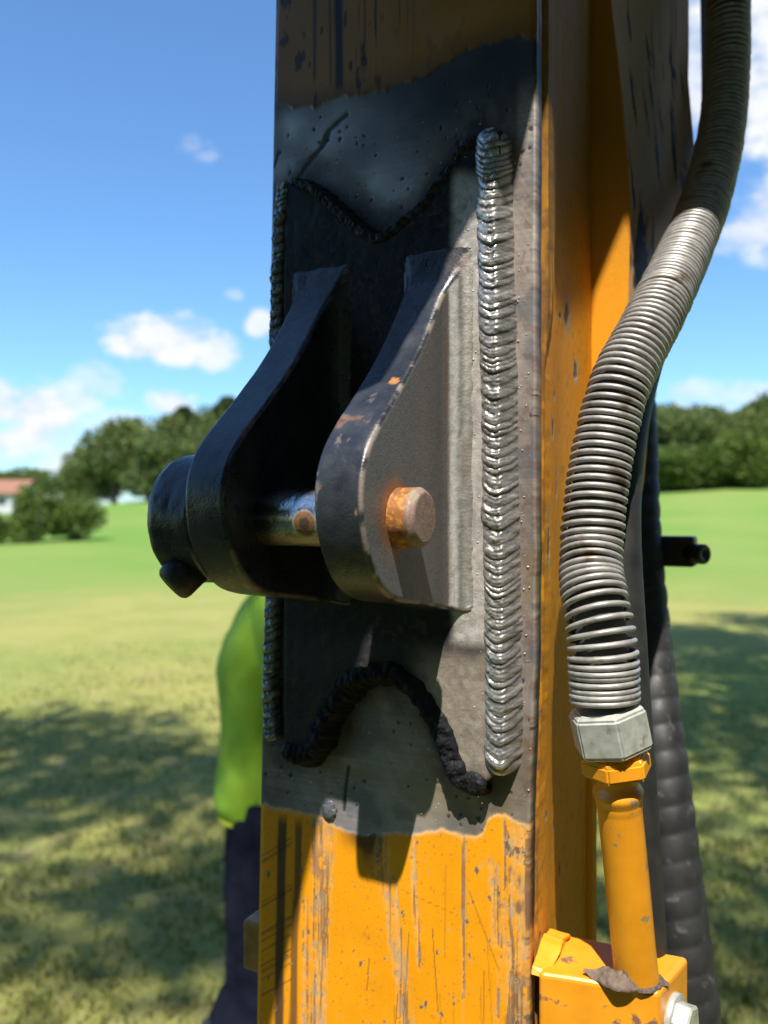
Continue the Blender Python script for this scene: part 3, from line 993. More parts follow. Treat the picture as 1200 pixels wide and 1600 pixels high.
    worn = worn * (.30 + .70 * sst(.38, .56, nv2)) * (.55 + .45 * sst(.34, .55, n2))
    yc = mixc(yc, worn * .62, [.62, .43, .21])
    yc = mixc(yc, (worn > .35) * sst(.50, .62, nv) * .75, [.19, .10, .055])
    yc = mixc(yc, (worn > .2) * (n2 > .60) * .45, [.36, .29, .20])
    # brown rust patches in the strip by the right edge and in the left worn streak
    rp = (fbm(U * 120, Z * 60, seed=51) + .35 * sst(-.03, -.008, U) - .18 * sst(-.25, -.22, Z)) * lower
    rp = sst(.76, .90, rp) * sst(.30, .58, .5 * nv + .5 * n2) * (.5 + .5 * sst(.40, .55, fbm(U * 500, Z * 120, seed=53)))
    c_r = [.20, .10, .055]
    yc = mixc(yc, rp * .85, c_r)
    yc = mixc(yc, sst(.012, .004, np.hypot((U + .170) / 1.0, (Z + .270) / 1.6) + .006 * (n2 - .5)) * .7 * (n2 > .42), [.30, .16, .09])
    # fine dark scratches, slanting ones in the shaded left strip
    sc = np.zeros_like(U)
    rs = np.random.default_rng(5)
    for i in range(26):
        u0 = -.2 + .19 * rs.random(); z0 = -.25 - .2 * rs.random(); ln = .02 + .09 * rs.random(); sl = (rs.random() - .5) * .16
        sc = np.maximum(sc, sst(.00055, .00015, seg_dist(U, Z, [(u0, z0), (u0 + sl * ln, z0 - ln)])) * (.35 + .5 * rs.random()))
    for i in range(16):
        z0 = -.25 - .19 * rs.random()
        sc = np.maximum(sc, sst(.0007, .0002, seg_dist(U, Z, [(-.224, z0 - .02), (-.196, z0)])) * (.4 + .5 * rs.random()))
    sc = np.maximum(sc, sst(.0006, .0002, seg_dist(U, Z, [(-.048, -.265), (-.026, -.315)])) * .6)
    sc = np.maximum(sc, sst(.0005, .0002, seg_dist(U, Z, [(-.10, -.275), (-.06, -.283)])) * .4)
    yc = mixc(yc, sc * lower, [.10, .055, .03])
    dk = np.maximum(streak(U, Z, [(-.204, -.24), (-.2085, -.46)], .0055, .0055, 61, .35), .85 * streak(U, Z, [(-.1885, -.24), (-.197, -.46)], .0040, .006, 62, .5)) * lower
    yc = mixc(yc, dk * .9, [.035, .03, .028])
    # the upper paint: browned darker, with oily vertical smears and scuffing
    yc = np.where(upper[..., None], mixc(yc, .74 + .2 * (n3 - .5), [.150, .082, .028]), yc)
    dk = np.maximum.reduce([streak(U, Z, [(-.154, .42), (-.1525, .318)], .0052, .0052, 71, .25), .8 * streak(U, Z, [(-.1745, .40), (-.175, .33)], .0022, .0022, 72, .5),
                            .7 * streak(U, Z, [(-.161, .40), (-.160, .325)], .0018, .0018, 73, .5)]) * upper
    sm = sst(.67, .72, fbm(U * 190, Z * 60, seed=75, octv=5)) * np.clip(sst(-.11, -.13, U) + .25, 0, 1) * upper
    sm2 = sst(.58, .70, nv) * np.exp(-((U + .122) / .028) ** 2) * sst(.315, .34, Z) * upper
    yc = mixc(yc, np.maximum.reduce([dk, sm * .85, sm2 * .8]), [.018, .016, .015])
    yc = np.where(upper[..., None] & (dt < .022)[..., None], mixc(yc, .55 * sst(.022, .0, dt), [.055, .032, .016]), yc)
    # scorched, curled rim of the lower paint
    rim = np.exp(-((db - .0012) / .0016) ** 2) * lower
    yc = mixc(yc, rim * .6, [.62, .42, .20])
    scorch = np.exp(-((U + .135) / .016) ** 2) * sst(.020, .0, db) * lower + np.exp(-((U + .128) / .006) ** 2) * sst(.034, .008, db) * lower
    yc = mixc(yc, np.clip(scorch, 0, 1) * .85, [.03, .02, .014])
    chp = fbm(U * 150, Z * 105, seed=57, octv=5) + .05 * sst(-.05, -.01, U)
    yc = mixc(yc, sst(.755, .775, chp) * lower * .7, [.46, .33, .17])
    yc = mixc(yc, sst(.785, .80, chp) * lower * .85, [.13, .085, .055])
    spk = (fbm(U * 520, Z * 520, seed=58, octv=2) > .83) * lower
    yc = mixc(yc, spk * .6, [.20, .12, .06])
    c = mixc(c, paint, yc)
    met = met * (1 - paint) + ym * paint
    rg = rg * (1 - paint) + yr * paint
    # thickness: paint stands proud, pits sink, grinding waves
    hgt = .0006 * paint - .0004 * pit - .0005 * q - .0005 * np.clip(worn * 1.5, 0, 1) * paint + .0006 * (n3 - .5) * (1 - paint) + .00022 * (nh - .5) * (1 - paint)
    return c, met, rg, hgt


def build_front_plate():
    nu = 300
    t = np.linspace(0, 1, nu)
    Zg, Tg = np.meshgrid(Z_ALL, t, indexing='ij')
    ul, ur = u_left(Zg), u_right(Zg)
    ins = .0022
    wob = .0012 * (fbm(Zg * 40, Zg * 0, seed=8) - .5) + .0004 * (fbm(Zg * 300, 0 * Zg, seed=18) - .5)
    U = ul + ins + (ur - ins - ul - ins) * Tg + wob * Tg ** 6
    c, met, rg, h = paint_front(U, Zg)
    fade = np.minimum(np.minimum(Tg, 1 - Tg) / .01, 1)
    Y = -h * fade
    rows = [np.stack([U, Y, Zg], -1)]
    # bevelled rims and the sides of the plate
    def side(sgn, u_e):
        out = []
        for a in (30, 60, 90):
            s_, c_ = math.sin(math.radians(a)), math.cos(math.radians(a))
            out.append(np.stack([u_e + sgn * (-ins + ins * s_), ins - ins * c_ + 0 * u_e, Z_ALL], -1)[:, None, :])
        out.append(np.stack([u_e, 0 * u_e + .0125, Z_ALL], -1)[:, None, :])
        out.append(np.stack([u_e - sgn * .02, 0 * u_e + .0125, Z_ALL], -1)[:, None, :])
        return out
    wr = wob[:, -1]
    R = side(1, u_right(Z_ALL) + wr); Lf = side(-1, u_left(Z_ALL))
    P = np.concatenate(Lf[::-1] + rows + R, axis=1)
    n5 = 5
    def ext(a, left, right):
        return np.concatenate([np.repeat(left, n5, 1), a, np.repeat(right, n5, 1)], 1)
    cl, cr = c[:, :1], c[:, -1:].copy()
    nn = fbm(Z_ALL * 150, Z_ALL * 0, seed=14)[:, None]
    bare = (Z_ALL < .32)[:, None] & (Z_ALL > -.21)[:, None]
    cr = np.where(bare[..., None], cr * (1.0 + .5 * nn[..., None]), mixc(cr, (nn > .48) * .7, [.20, .11, .06]))
    C = ext(c, cl * .8, cr); Mt = ext(met, met[:, :1], np.maximum(met[:, -1:], .35 * bare)); Rg = ext(rg, rg[:, :1], rg[:, -1:])
    n, m_ = P.shape[:2]
    mesh_obj('front_plate', P.reshape(-1, 3), grid_faces(n, m_, flip=False), M_BRUSH, arm, C.reshape(-1, 3), Mt.ravel(), Rg.ravel())


build_front_plate()


def q_curve(z):
    return np.interp(z, [-.5, -.1, .1, .16, .2656, .36, .45, 1.5], [.021, .0215, .024, .0385, .051, .074, .10, .14])


def q_max(z):
    return np.interp(z, [-.12, -.04], [.183, .183])


def build_side():
    qs = np.concatenate([[.0125, .0135, .016, .0185, .0205], np.linspace(.0225, .183, 120)])
    Zg, Q = np.meshgrid(Z_ALL, qs, indexing='ij')
    Q = np.where(Q > .03, .03 + (Q - .03) * (q_max(Zg) - .03) / .153, Q)
    ur = u_right(Zg)
    n1 = fbm(Q * 60, Zg * 40, seed=81); n2 = fbm(Q * 220, Zg * 120, seed=82); nv = fbm(Q * 420, Zg * 9, seed=83); nh = fbm(Q * 40, Zg * 600, seed=84)
    groove = (1 - sst(.0190, .0222, Q)) * sst(.0120, .0140, Q)
    qc = q_curve(Zg)
    strip = (1 - sst(qc - .0012, qc + .0006, Q)) * sst(.019, .022, Q)
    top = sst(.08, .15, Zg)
    Uh = ur - .0012 + .0030 * strip * top - .0030 * groove + .0004 * (n1 - .5) + .0007 * (fbm(Zg * 120, Q * 30, seed=88) - .5) * (Q < .04)
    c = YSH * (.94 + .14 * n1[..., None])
    c = mixc(c, .14 * sst(.5, .75, nh), [.56, .32, .09])                       # dust lines
    c = mixc(c, .25 * sst(-.02, -.30, Zg) * sst(.09, .02, Q), [.62, .33, .06])
    # weathered strip next to the plate edge
    w = strip * top * sst(.42, .58, nv)
    c = mixc(c, w * .8, [.17, .085, .025]); c = mixc(c, strip * top * .25, [.68, .40, .12])
    # rusty dark seam between plate edge and side
    c = mixc(c, groove * (.75 + .5 * (n2 - .5)), [.10, .055, .038])
    c = mixc(c, (1 - sst(.0225, .0265, Q)) * sst(.40, .58, .6 * n2 + .4 * nv) * .75, [.16, .075, .035])
    # chips and scuffs: (q, z, rq, rz)
    met = 0 * Q; chip = np.zeros_like(Q); core = np.zeros_like(Q)
    for (cq, cz, rq, rz) in ((.098, .153, .011, .017), (.074, .148, .005, .005), (.047, .060, .004, .012), (.052, .085, .004, .006), (.125, .115, .010, .012),
                             (.060, .02, .003, .02), (.035, -.02, .003, .03), (.045, -.22, .004, .006), (.075, -.235, .003, .010), (.03, -.30, .003, .004), (.095, -.28, .003, .008)):
        d = np.hypot((Q - cq) / rq, (Zg - cz) / rz) + 1.1 * (n2 - .5)
        chip = np.maximum(chip, sst(1.05, .8, d)); core = np.maximum(core, sst(.6, .4, d))
    c = mixc(c, chip * .8, [.40, .33, .22]); c = mixc(c, core * .85, [.055, .045, .04])
    # faint rubbed steel low and specks
    c = mixc(c, (n2 > .70) * .5, [.30, .17, .06])
    c = mixc(c, sst(.13, .30, Zg) * .75, [.19, .100, .022])  # shade put into the colour: side plate darkens towards the top
    Uh = Uh - .0035 * sst(.035, .09, Q)
    rg = .55 + .2 * (n1 - .5)
    P = np.stack([Uh - .0006 * core, Q, Zg], -1)
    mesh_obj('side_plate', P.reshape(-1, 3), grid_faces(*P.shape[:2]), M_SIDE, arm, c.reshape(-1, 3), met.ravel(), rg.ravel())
    # ---- outer cheek that flares out behind the side plate
    zz = np.concatenate([np.linspace(-1.08, -.47, 8), np.linspace(-.455, .45, 380), np.linspace(.48, 1.5, 10)])
    qm = q_max(zz)
    u1 = np.interp(zz, [-.30, -.14, -.06, -.01, .27, .36, .45, .9], [-.0049, -.0049, .004, .022, .0272, .020, .010, .008])
    qe = np.interp(zz, [-.30, -.12, -.05, .03, .125, .22, .36, .50, 1.5], [.200, .202, .208, .235, .25, .30, .375, .365, .36])
    ue = u1 + np.clip(qe - .19, 0, 1) * np.interp(zz, [-.3, -.1, .0, .36, .5], [.02, .1, .17, .21, .25])
    prof = []
    ns1, ns2 = 26, 70
    for k in np.linspace(0, 1, ns1):
        e = k
        prof.append(np.stack([u_right(zz) - .0050 + (u1 + .0050 - u_right(zz)) * e, qm - .0012 + .0035 * (1 - math.cos(k * math.pi / 2)) + 0 * zz, zz], -1))
    for k in np.linspace(0, 1, ns2)[1:]:
        prof.append(np.stack([u1 + (ue - u1) * k, qm + .0035 + (qe - qm - .0035) * k, zz], -1))
    for du, dq in ((-.002, .003), (-.008, .006), (-.06, .006), (-.2, .006)):
        prof.append(np.stack([ue + du, qe + dq, zz], -1))
    P = np.stack(prof, 1)
    Zg = P[..., 2]; Q = P[..., 1]; K = np.broadcast_to(np.arange(P.shape[1])[None, :], Q.shape)
    face = (K < ns1)
    n1 = fbm(Q * 40, Zg * 25, P[..., 0] * 40, seed=91); nv = fbm(Q * 110 + 6 * Zg, Zg * 16, seed=92, octv=5); n2 = fbm(Q * 200, Zg * 120, seed=93)
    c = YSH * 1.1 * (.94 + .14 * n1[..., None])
    c = mixc(c, sst(.16, .34, Zg) * face * .6, [.22, .115, .022])  # the same painted shade on the step face, darker towards the top
    grey = sst(.02, .12, Zg + .10 * (n1 - .5)) * (~face)
    gc = np.array([.50, .37, .26]) * (.6 + .5 * n1[..., None])
    c = mixc(c, grey * .72, gc)
    blk = sst(.60, .70, nv + .25 * (n1 - .5)) * (~face) * sst(.06, .16, Zg)
    # scorched rub marks where the hose chafed
    for (cq, cz, rq, rz) in ((.215, .205, .020, .060), (.34, .30, .02, .05), (.23, .13, .02, .05), (.218, -.02, .02, .05)):
        blk = np.maximum(blk, sst(1.15, .75, np.hypot((Q - cq) / rq, (Zg - cz) / rz) + .8 * (n2 - .5)) * (~face))
    c = mixc(c, blk * .92, [.016, .015, .014])
    c = mixc(c, (K > ns1 + ns2 - 2) * .9, [.03, .026, .02])
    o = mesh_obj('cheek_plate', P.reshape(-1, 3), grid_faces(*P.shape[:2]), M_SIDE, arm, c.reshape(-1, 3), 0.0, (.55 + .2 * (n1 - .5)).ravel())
    # ---- left side plate (turned away from the lens)
    z2 = np.array([-1.08, -.5, .0, .5, 1.5])
    P = np.stack([np.stack([u_left(z2) + .003, 0 * z2 + q, z2], -1) for q in (.0125, .10, .20, .37)], 1)
    n = P.shape[0] * P.shape[1]
    mesh_obj('side_plate', P.reshape(-1, 3), grid_faces(*P.shape[:2], flip=True), M_YEL, arm)


build_side()


def poly_noise(x, y, seed, k=1.0):
    return (fbm(x, y, seed=seed) - .5) * k


# ------------------------------------------------------------------ weld beads
def weld(name, pts, width, height, pitch, parent, tone, seed, pa=0.0, pb=0.0, smile=.0065, rough=.34, amp=.0011, dark=0.0, label=None, lean=0.0, rag=0.0):
    """stacked-dime bead along a path (u,z) on the plate; p0 is the height of the surface it sits on"""
    r = np.random.default_rng(seed)
    path = np.array(pts, float)
    d = np.concatenate([[0], np.cumsum(np.hypot(*np.diff(path, axis=0).T))])
    Ltot = d[-1]
    ns = int(Ltot / .00055) + 2; nv = 44
    cm = catmull(pts, ns)
    T = np.gradient(cm, axis=0); T /= np.hypot(T[:, 0], T[:, 1])[:, None]
    Nn = np.stack([T[:, 1], -T[:, 0]], -1)
    s = np.linspace(0, Ltot, ns)
    v = np.linspace(-1, 1, nv)
    Sg, Vg = np.meshgrid(s, v, indexing='ij')
    bp = [-.03]
    while bp[-1] < Ltot + .04:
        bp.append(bp[-1] + pitch * (0.45 + 1.1 * r.random() ** 1.3))
    bp = np.array(bp)
    amps = .55 + .65 * r.random(len(bp)); offs = (r.random(len(bp)) - .5) * .30; tilt = (r.random(len(bp)) - .5) * .6
    wv = np.sin(s / pitch * .9 + seed) * .0003
    S2 = Sg - smile * (Vg ** 2) * np.sign(1) + .0018 * (fbm(Sg * 160, Vg * 3, seed=seed) - .5) + lean * Vg
    i = np.clip(np.searchsorted(bp, S2.ravel()) - 1, 0, len(bp) - 2).reshape(S2.shape)
    f = (S2 - bp[i]) / (bp[i + 1] - bp[i])
    rip = np.clip(np.sin(np.pi * np.clip(f, 0, 1) ** .75), 0, 1) ** .55
    fine_r = .5 + .5 * np.sin(2 * np.pi * (f * 3.0 + .25 * vnoise(Sg * 300, Vg * 4, seed=seed + 3)))
    Hn = np.sqrt(np.clip(1 - np.abs(Vg) ** 2.6, 0, 1)) if dark < .5 else np.clip(1 - Vg ** 2, 0, 1) ** .9
    edge = .0011 * (fbm(Sg * 210, Vg * 0 + np.sign(Vg) * 7.3, seed=seed + 5) - .5) * 2
    halfw = width / 2 * (1 + .10 * (vnoise(Sg * 60, Vg * 0, seed=seed + 6) - .5)) + offs[i] * .0018 + edge
    ends = np.clip(np.minimum(Sg, Ltot - Sg) / (width * .42), 0, 1)
    ends = np.sqrt(1 - (1 - ends) ** 2)
    H = (height * (.80 + .16 * amps[i]) + amp * amps[i] * rip + .00028 * fine_r * (1 + .5 * Vg) + .0012 * (fbm(Sg * 420, Vg * 5, seed=seed + 9) - .5)) * Hn * ends
    lvl = pa + (pb - pa) * (sst(.16, 1.0, Vg) if pa > pb else sst(-1.0, -.16, Vg))
    H = H + lvl - .0010 - .004 * (Vg ** 8)
    if rag:
        cm = cm + Nn * (rag * 2 * (fbm(s * 55, 0 * s, seed=seed + 21)[:, None] - .5) + rag * .8 * (vnoise(s * 190, 0 * s, seed=seed + 22)[:, None] - .5))
        halfw = halfw * (1 + 90 * rag * (fbm(Sg * 70, 0 * Vg, seed=seed + 25) - .5))
        H = H + rag * 1.3 * (fbm(Sg * 150, Vg * 1.6, seed=seed + 23) - .5) * 2 * Hn
    Uc = cm[:, 0][:, None] + Nn[:, 0][:, None] * Vg * halfw * (.35 + .65 * ends)
    Zc = cm[:, 1][:, None] + Nn[:, 1][:, None] * Vg * halfw * (.35 + .65 * ends)
    P = np.stack([Uc, -H, Zc], -1)
    nn = fbm(Sg * 300, Vg * 6, seed=seed + 11)
    c = np.array(tone)[None, None, :] * (.70 + .45 * rip[..., None] + .35 * (nn[..., None] - .5))
    c = mixc(c, (1 - rip) ** .8 * .9, [.022, .021, .020])  # shade painted into the ripple valleys
    if dark:
        c = mixc(c, np.clip(dark * (1.02 + .3 * (nn - .5)), 0, .985), [.009, .009, .011])
    met = .72 - .68 * dark
    rg = rough + .25 * (nn - .5) + .15 * (1 - rip)
    o = mesh_obj(name, P.reshape(-1, 3), grid_faces(ns, nv, flip=False), M_SOOT if dark > .5 else M_WELD, parent, c.reshape(-1, 3), met, rg.ravel())
    if label:
        o['label'] = label
    return o


# ------------------------------------------------------------------ the welded bracket
T_PAD = .012


def build_bracket():
    # pad: plate with scooped upper and lower edges
    uL, uR = -.1965, -.0212
    b_t = np.array([0, .0006, .0014, .0024])
    tU = np.concatenate([b_t / (uR - uL), np.linspace(.020, .98, 250), 1 - b_t[::-1] / (uR - uL)])
    U1 = uL + (uR - uL) * tU
    nt_ = np.array(NOTCH_T); nb_ = np.array(NOTCH_B)
    ct = catmull([(-.1995, .2535)] + NOTCH_T + [(-.0205, .2570)], 400); cb = catmull([(-.199, -.181)] + NOTCH_B, 400)
    zt = np.interp(U1, ct[:, 0], ct[:, 1]); zb = np.interp(U1, cb[:, 0], cb[:, 1])
    zt = zt + .0022 * (fbm(U1 * 130, U1 * 0, seed=3) - .5) * 2; zb = zb + .0028 * (fbm(U1 * 130, U1 * 0, seed=5) - .5) * 2
    nz_ = 520
    tz = np.concatenate([[0, 0, .0012, .003, .006], np.linspace(.012, .988, nz_), [.994, .997, .9988, 1, 1]])
    Ug, Tg = np.meshgrid(U1, tz, indexing='ij')
    Zg = zb[:, None] + (zt - zb)[:, None] * Tg
    dz = np.minimum(Zg - zb[:, None], zt[:, None] - Zg)
    du = np.minimum(Ug - uL, uR - Ug)
    dd = np.minimum(dz, du)
    rb = .0030
    Hh = T_PAD - rb + np.sqrt(np.clip(rb ** 2 - np.clip(rb - dd, 0, rb) ** 2, 0, None))
    n1 = fbm(Ug * 60, Zg * 60, seed=101); n2 = fbm(Ug * 220, Zg * 220, seed=102); n3 = fbm(Ug * 22, Zg * 22, seed=103)
    Hh = Hh + .0009 * (n1 - .5) + .0004 * (n2 - .5)
    base_ring = np.zeros_like(Hh, bool); base_ring[:, 0] = True; base_ring[:, -1] = True; base_ring[0, :] = True; base_ring[-1, :] = True
    Hh[base_ring] = -.001
    c = np.array([.009, .010, .013]) * (.6 + .9 * n1[..., None])
    met = 0 * Ug; rg = .44 + .3 * (n2 - .4)
    # bright blasted steel strip right of the right ear
    st = sst(-.060, -.052, Ug + .004 * (n1 - .5)) * sst(-.095, -.085, Zg)
    st = st * (1 - sst(.222, .236, Zg + .35 * (Ug + .04)))
    gr = (.66 + .75 * (n2[..., None]))
    c = mixc(c, st, np.array([.47, .435, .405]) * gr); met = met * (1 - st) + .30 * st; rg = rg * (1 - st) + (.36 + .25 * (n2 - .3)) * st
    # feet: tan heat-coloured steel on the right, dark grey left
    ft = sst(-.085, -.110, Zg + .012 * (n1 - .5)) * sst(-.100, -.062, Ug + .01 * (n3 - .5))
    c = mixc(c, ft, np.array([.32, .27, .22]) * gr); met = met * (1 - ft) + .3 * ft; rg = rg * (1 - ft) + .44 * ft
    fl = sst(-.085, -.105, Zg) * sst(-.10, -.13, Ug) * (.35 + .8 * n3)
    fl = np.maximum(fl, .8 * sst(.20, .215, Zg + .01 * n1) * sst(-.13, -.16, Ug) * n3)
    fl = np.maximum(fl, .75 * sst(-.188, -.192, Ug) * n1)
    c = mixc(c, fl * .45, [.055, .056, .062]); met = np.maximum(met, .3 * fl)
    md = sst(-.085, -.10, Zg) * np.exp(-((Ug + .115) / .035) ** 2) * (.3 + .8 * n1)
    c = mixc(c, md * .4, [.06, .055, .05])
    # oxide on the scooped edges
    sx = sst(.012, .003, dz + .008 * (n1 - .5)) * (1 - .9 * st)
    c = mixc(c, sx * .8 * (1 - .6 * ft), [.013, .013, .014])
    br = seg_dist(Ug, Zg, [(-.1735, -.168), (-.166, -.15), (-.160, -.14)]) + .006 * n1
    c = mixc(c, sst(.012, .004, br) * .7, [.07, .04, .016])
    rs = sst(.66, .72, n2) * sst(.6, .5, n3)
    c = mixc(c, rs * .25, [.16, .08, .03])
    P = np.stack([Ug, -Hh, Zg], -1)
    brk = mesh_obj('bracket', P.reshape(-1, 3), grid_faces(*P.shape[:2], flip=True), M_PAD, arm, c.reshape(-1, 3), met.ravel(), rg.ravel())
    brk['label'] = 'thick pad with scooped ends, black paint and blasted steel'
    return brk


bracket = build_bracket()

EAR_PROF = [(.0095, .1905), (.0125, .1800), (.0177, .1622), (.0311, .1417), (.0552, .1114), (.0794, .0872), (.1017, .0667), (.1184, .0517), (.1325, .0360), (.1393, .0213),
            (.1410, .0050), (.1385, -.0110), (.1325, -.0250), (.1224, -.0390), (.1080, -.0495), (.0920, -.0545), (.0747, -.0575), (.045, -.0620), (.0095, -.0690)]
PIN_P, PIN_Z, PIN_R = .0935, -.0035, .0183


def build_ear(u_out, u_in, main, seed):
    """ear between u_out (right side) and u_in; main: the bare-faced right ear"""
    nt_ = 300
    pr = catmull(EAR_PROF, nt_)
    tg = np.gradient(pr, axis=0); tg /= np.hypot(tg[:, 0], tg[:, 1])[:, None]
    nr = np.stack([tg[:, 1], -tg[:, 0]], -1)          # points into the ear
    nr = np.where((nr @ np.array([1, 0]) > 0)[:, None] * 0 > 1, nr, nr)
    cen = np.array([.05, .02])
    if np.mean(np.sum(nr * (cen - pr), 1)) < 0:
        nr = -nr
    bv = .0030
    ins = pr + nr * bv
    ins[:, 0] = np.maximum(ins[:, 0], .0085)
    s = np.linspace(0, 1, nt_)
    zr = .1905 + (-.0690 - .1905) * s ** 1.0
    root = np.stack([0 * s + .0085, np.interp(s, np.linspace(0, 1, nt_), np.interp(np.linspace(0, 1, nt_), [0, .10, .9, 1], [.1885, .15, -.05, -.0675]))], -1)
    R_f = .018

    def fil(p):
        x = np.clip(R_f - (p - T_PAD), 0, R_f * .995)
        return R_f - np.sqrt(R_f ** 2 - x ** 2)
    def fil_in(p):
        x = np.clip(.005 - (p - T_PAD), 0, .005 * .995)
        return .005 - np.sqrt(.005 ** 2 - x ** 2)
    cols, tagc = [], []
    nw = 70
    for w in np.linspace(0, 1, nw) ** 1.0:
        q = root + (ins - root) * w
        cols.append(np.stack([u_out + fil(q[:, 0]), -q[:, 0], q[:, 1]], -1)); tagc.append(0.0)
    for a in (30, 60, 90):
        q = ins - nr * bv * math.sin(math.radians(a))
        f = fil(q[:, 0])
        cols.append(np.stack([u_out + f - bv * (1 - math.cos(math.radians(a))), -q[:, 0], q[:, 1]], -1)); tagc.append(.34 + a / 300)
    ne = 34
    for k in np.linspace(0, 1, ne)[1:-1]:
        f, g_ = fil(pr[:, 0]), fil_in(pr[:, 0])
        cols.append(np.stack([u_out + f - bv + (u_in - u_out - f - g_ + 2 * bv) * k, -pr[:, 0], pr[:, 1]], -1)); tagc.append(1.0)
    for a in (90, 60, 30):
        q = ins - nr * bv * math.sin(math.radians(a))
        f = fil_in(q[:, 0])
        cols.append(np.stack([u_in - f + bv * (1 - math.cos(math.radians(a))), -q[:, 0], q[:, 1]], -1)); tagc.append(1.0)
    for w in np.linspace(1, 0, 24):
        q = root + (ins - root) * w
        cols.append(np.stack([u_in - fil_in(q[:, 0]), -q[:, 0], q[:, 1]], -1)); tagc.append(1.0)
    P = np.stack(cols, 1)
    G = np.broadcast_to(np.array(tagc)[None, :], P.shape[:2])
    U, Y, Z = P[..., 0], P[..., 1], P[..., 2]
    p = -Y
    n1 = fbm(U * 70, p * 70, Z * 70, seed=seed); n2 = fbm(U * 260, p * 260, Z * 260, seed=seed + 1); n3 = fbm(U * 25, p * 25, Z * 25, seed=seed + 2)
    # black brushed paint everywhere to start with
    c = np.array([.024, .027, .034]) * (.45 + 1.1 * n1[..., None]); met = 0 * U; rg = .30 + .35 * (n1 - .35)
    if main:
        face = (G < .3).astype(float)
        d_pin = np.hypot(p - PIN_P, Z - PIN_Z)
        g = np.array([.140, .136, .134]) * (.70 + .35 * n2[..., None] + .35 * n3[..., None])
        nz_v = fbm(p * 520, Z * 10, seed=seed + 6)
        fc = g
        # dark drawn streaks towards the root, bright ground line in the fillet
        stn = sst(.062, .030, p) * (.4 + .8 * nz_v)
        fc = mixc(fc, stn * .75, [.075, .074, .070])
        fc = mixc(fc, sst(.0040, .0015, np.abs(p - .0185 + .0015 * (n1 - .5))) * (.35 + .9 * n2), [.60, .585, .55])
        fc = mixc(fc, sst(.016, .0125, p), np.array([.38, .365, .33]) * (.7 + .7 * n2[..., None]))
        fc = mixc(fc, sst(.60, .66, nz_v + .05 * n1) * sst(.075, .04, p) * .3, [.19, .12, .075])
        ru = np.exp(-((d_pin - PIN_R) / .0075) ** 2) * (.55 + .9 * (n1 - .2)) * (p > PIN_P - .004 + .01 * n1)
        ru = np.maximum(ru, np.exp(-((d_pin - PIN_R) / .0028) ** 2) * .8)
        fc = mixc(fc, ru, [.36, .155, .045])
        pits = sst(.64, .68, n2)
        fc = mixc(fc, pits * .30, [.05, .05, .05])
        c = mixc(c, face, fc)
        fm = .30 + .25 * sst(.02, .014, p)
        met = met + face * fm; rg = rg * (1 - face) + face * (.50 + .2 * (n2 - .4))
        # rubbed arris
        ar = ((G >= .42) & (G < .60)) * sst(.42, .58, n1 + .5 * (n2 - .5))
        c = mixc(c, ar * .75, [.30, .245, .20])
        # chips on the black rim: scratches, rust spots
        rim = (G >= .9)
        sc = sst(.64, .72, fbm(U * 150, p * 70, Z * 70, seed=seed + 8)) * sst(.12, .02, Z)
        c = mixc(c, rim * sc * .55 * (n2 > .45), [.30, .26, .23])
        c = mixc(c, rim * sst(.72, .75, n1) * sst(.09, .05, Z) * .6, [.22, .10, .045])
        for (pu, pp, pz, pr_) in ((-.064, .0865, .0800, .0050), (-.066, .118, .0525, .0045), (-.060, .1405, -.001, .0030)):
            d = np.sqrt((U - pu) ** 2 + (p - pp) ** 2 + (Z - pz) ** 2) + .012 * (n2 - .5) + .010 * (n1 - .5)
            c = mixc(c, .8 * rim * sst(pr_ * .8, pr_ * .3, d), [.50, .22, .07] if pp < .09 else [.33, .20, .13])
        c = mixc(c, rim * sst(.135, .17, Z) * (n1 > .55) * .25, [.12, .075, .06])
        met = np.where(rim & (sc > .5), .2, met)
    else:
        # drips, blisters and a few bare nicks on the glossy left ear
        nk = sst(.76, .78, fbm(U * 190, p * 150, Z * 150, seed=seed + 8))
        c = mixc(c, nk * .35, [.06, .045, .038])
        ed = ((G >= .42) & (G < .60)) * sst(.50, .60, n1)
        c = mixc(c, ed * .55, [.22, .16, .12])
        rg = .27 + .30 * (n1 - .35)
    # surface: brushed paint runs
    hb = .0008 * (n1 - .5) + .0010 * (n3 - .5)
    nrm2 = np.zeros_like(P)
    nrm2[..., 1] = -1
    P = P + nrm2 * (hb * (G >= .9))[..., None]
    o = mesh_obj('ear', P.reshape(-1, 3), grid_faces(*P.shape[:2], flip=False), M_CAST, bracket, c.reshape(-1, 3), met.ravel(), rg.ravel())
    o['label'] = 'right ear, bare grey face round a rusty pin end' if main else 'left ear, all glossy black, carrying the pin collar'
    return o


build_ear(-.0568, -.0886, True, 201)
build_ear(-.1516, -.1834, False, 231)


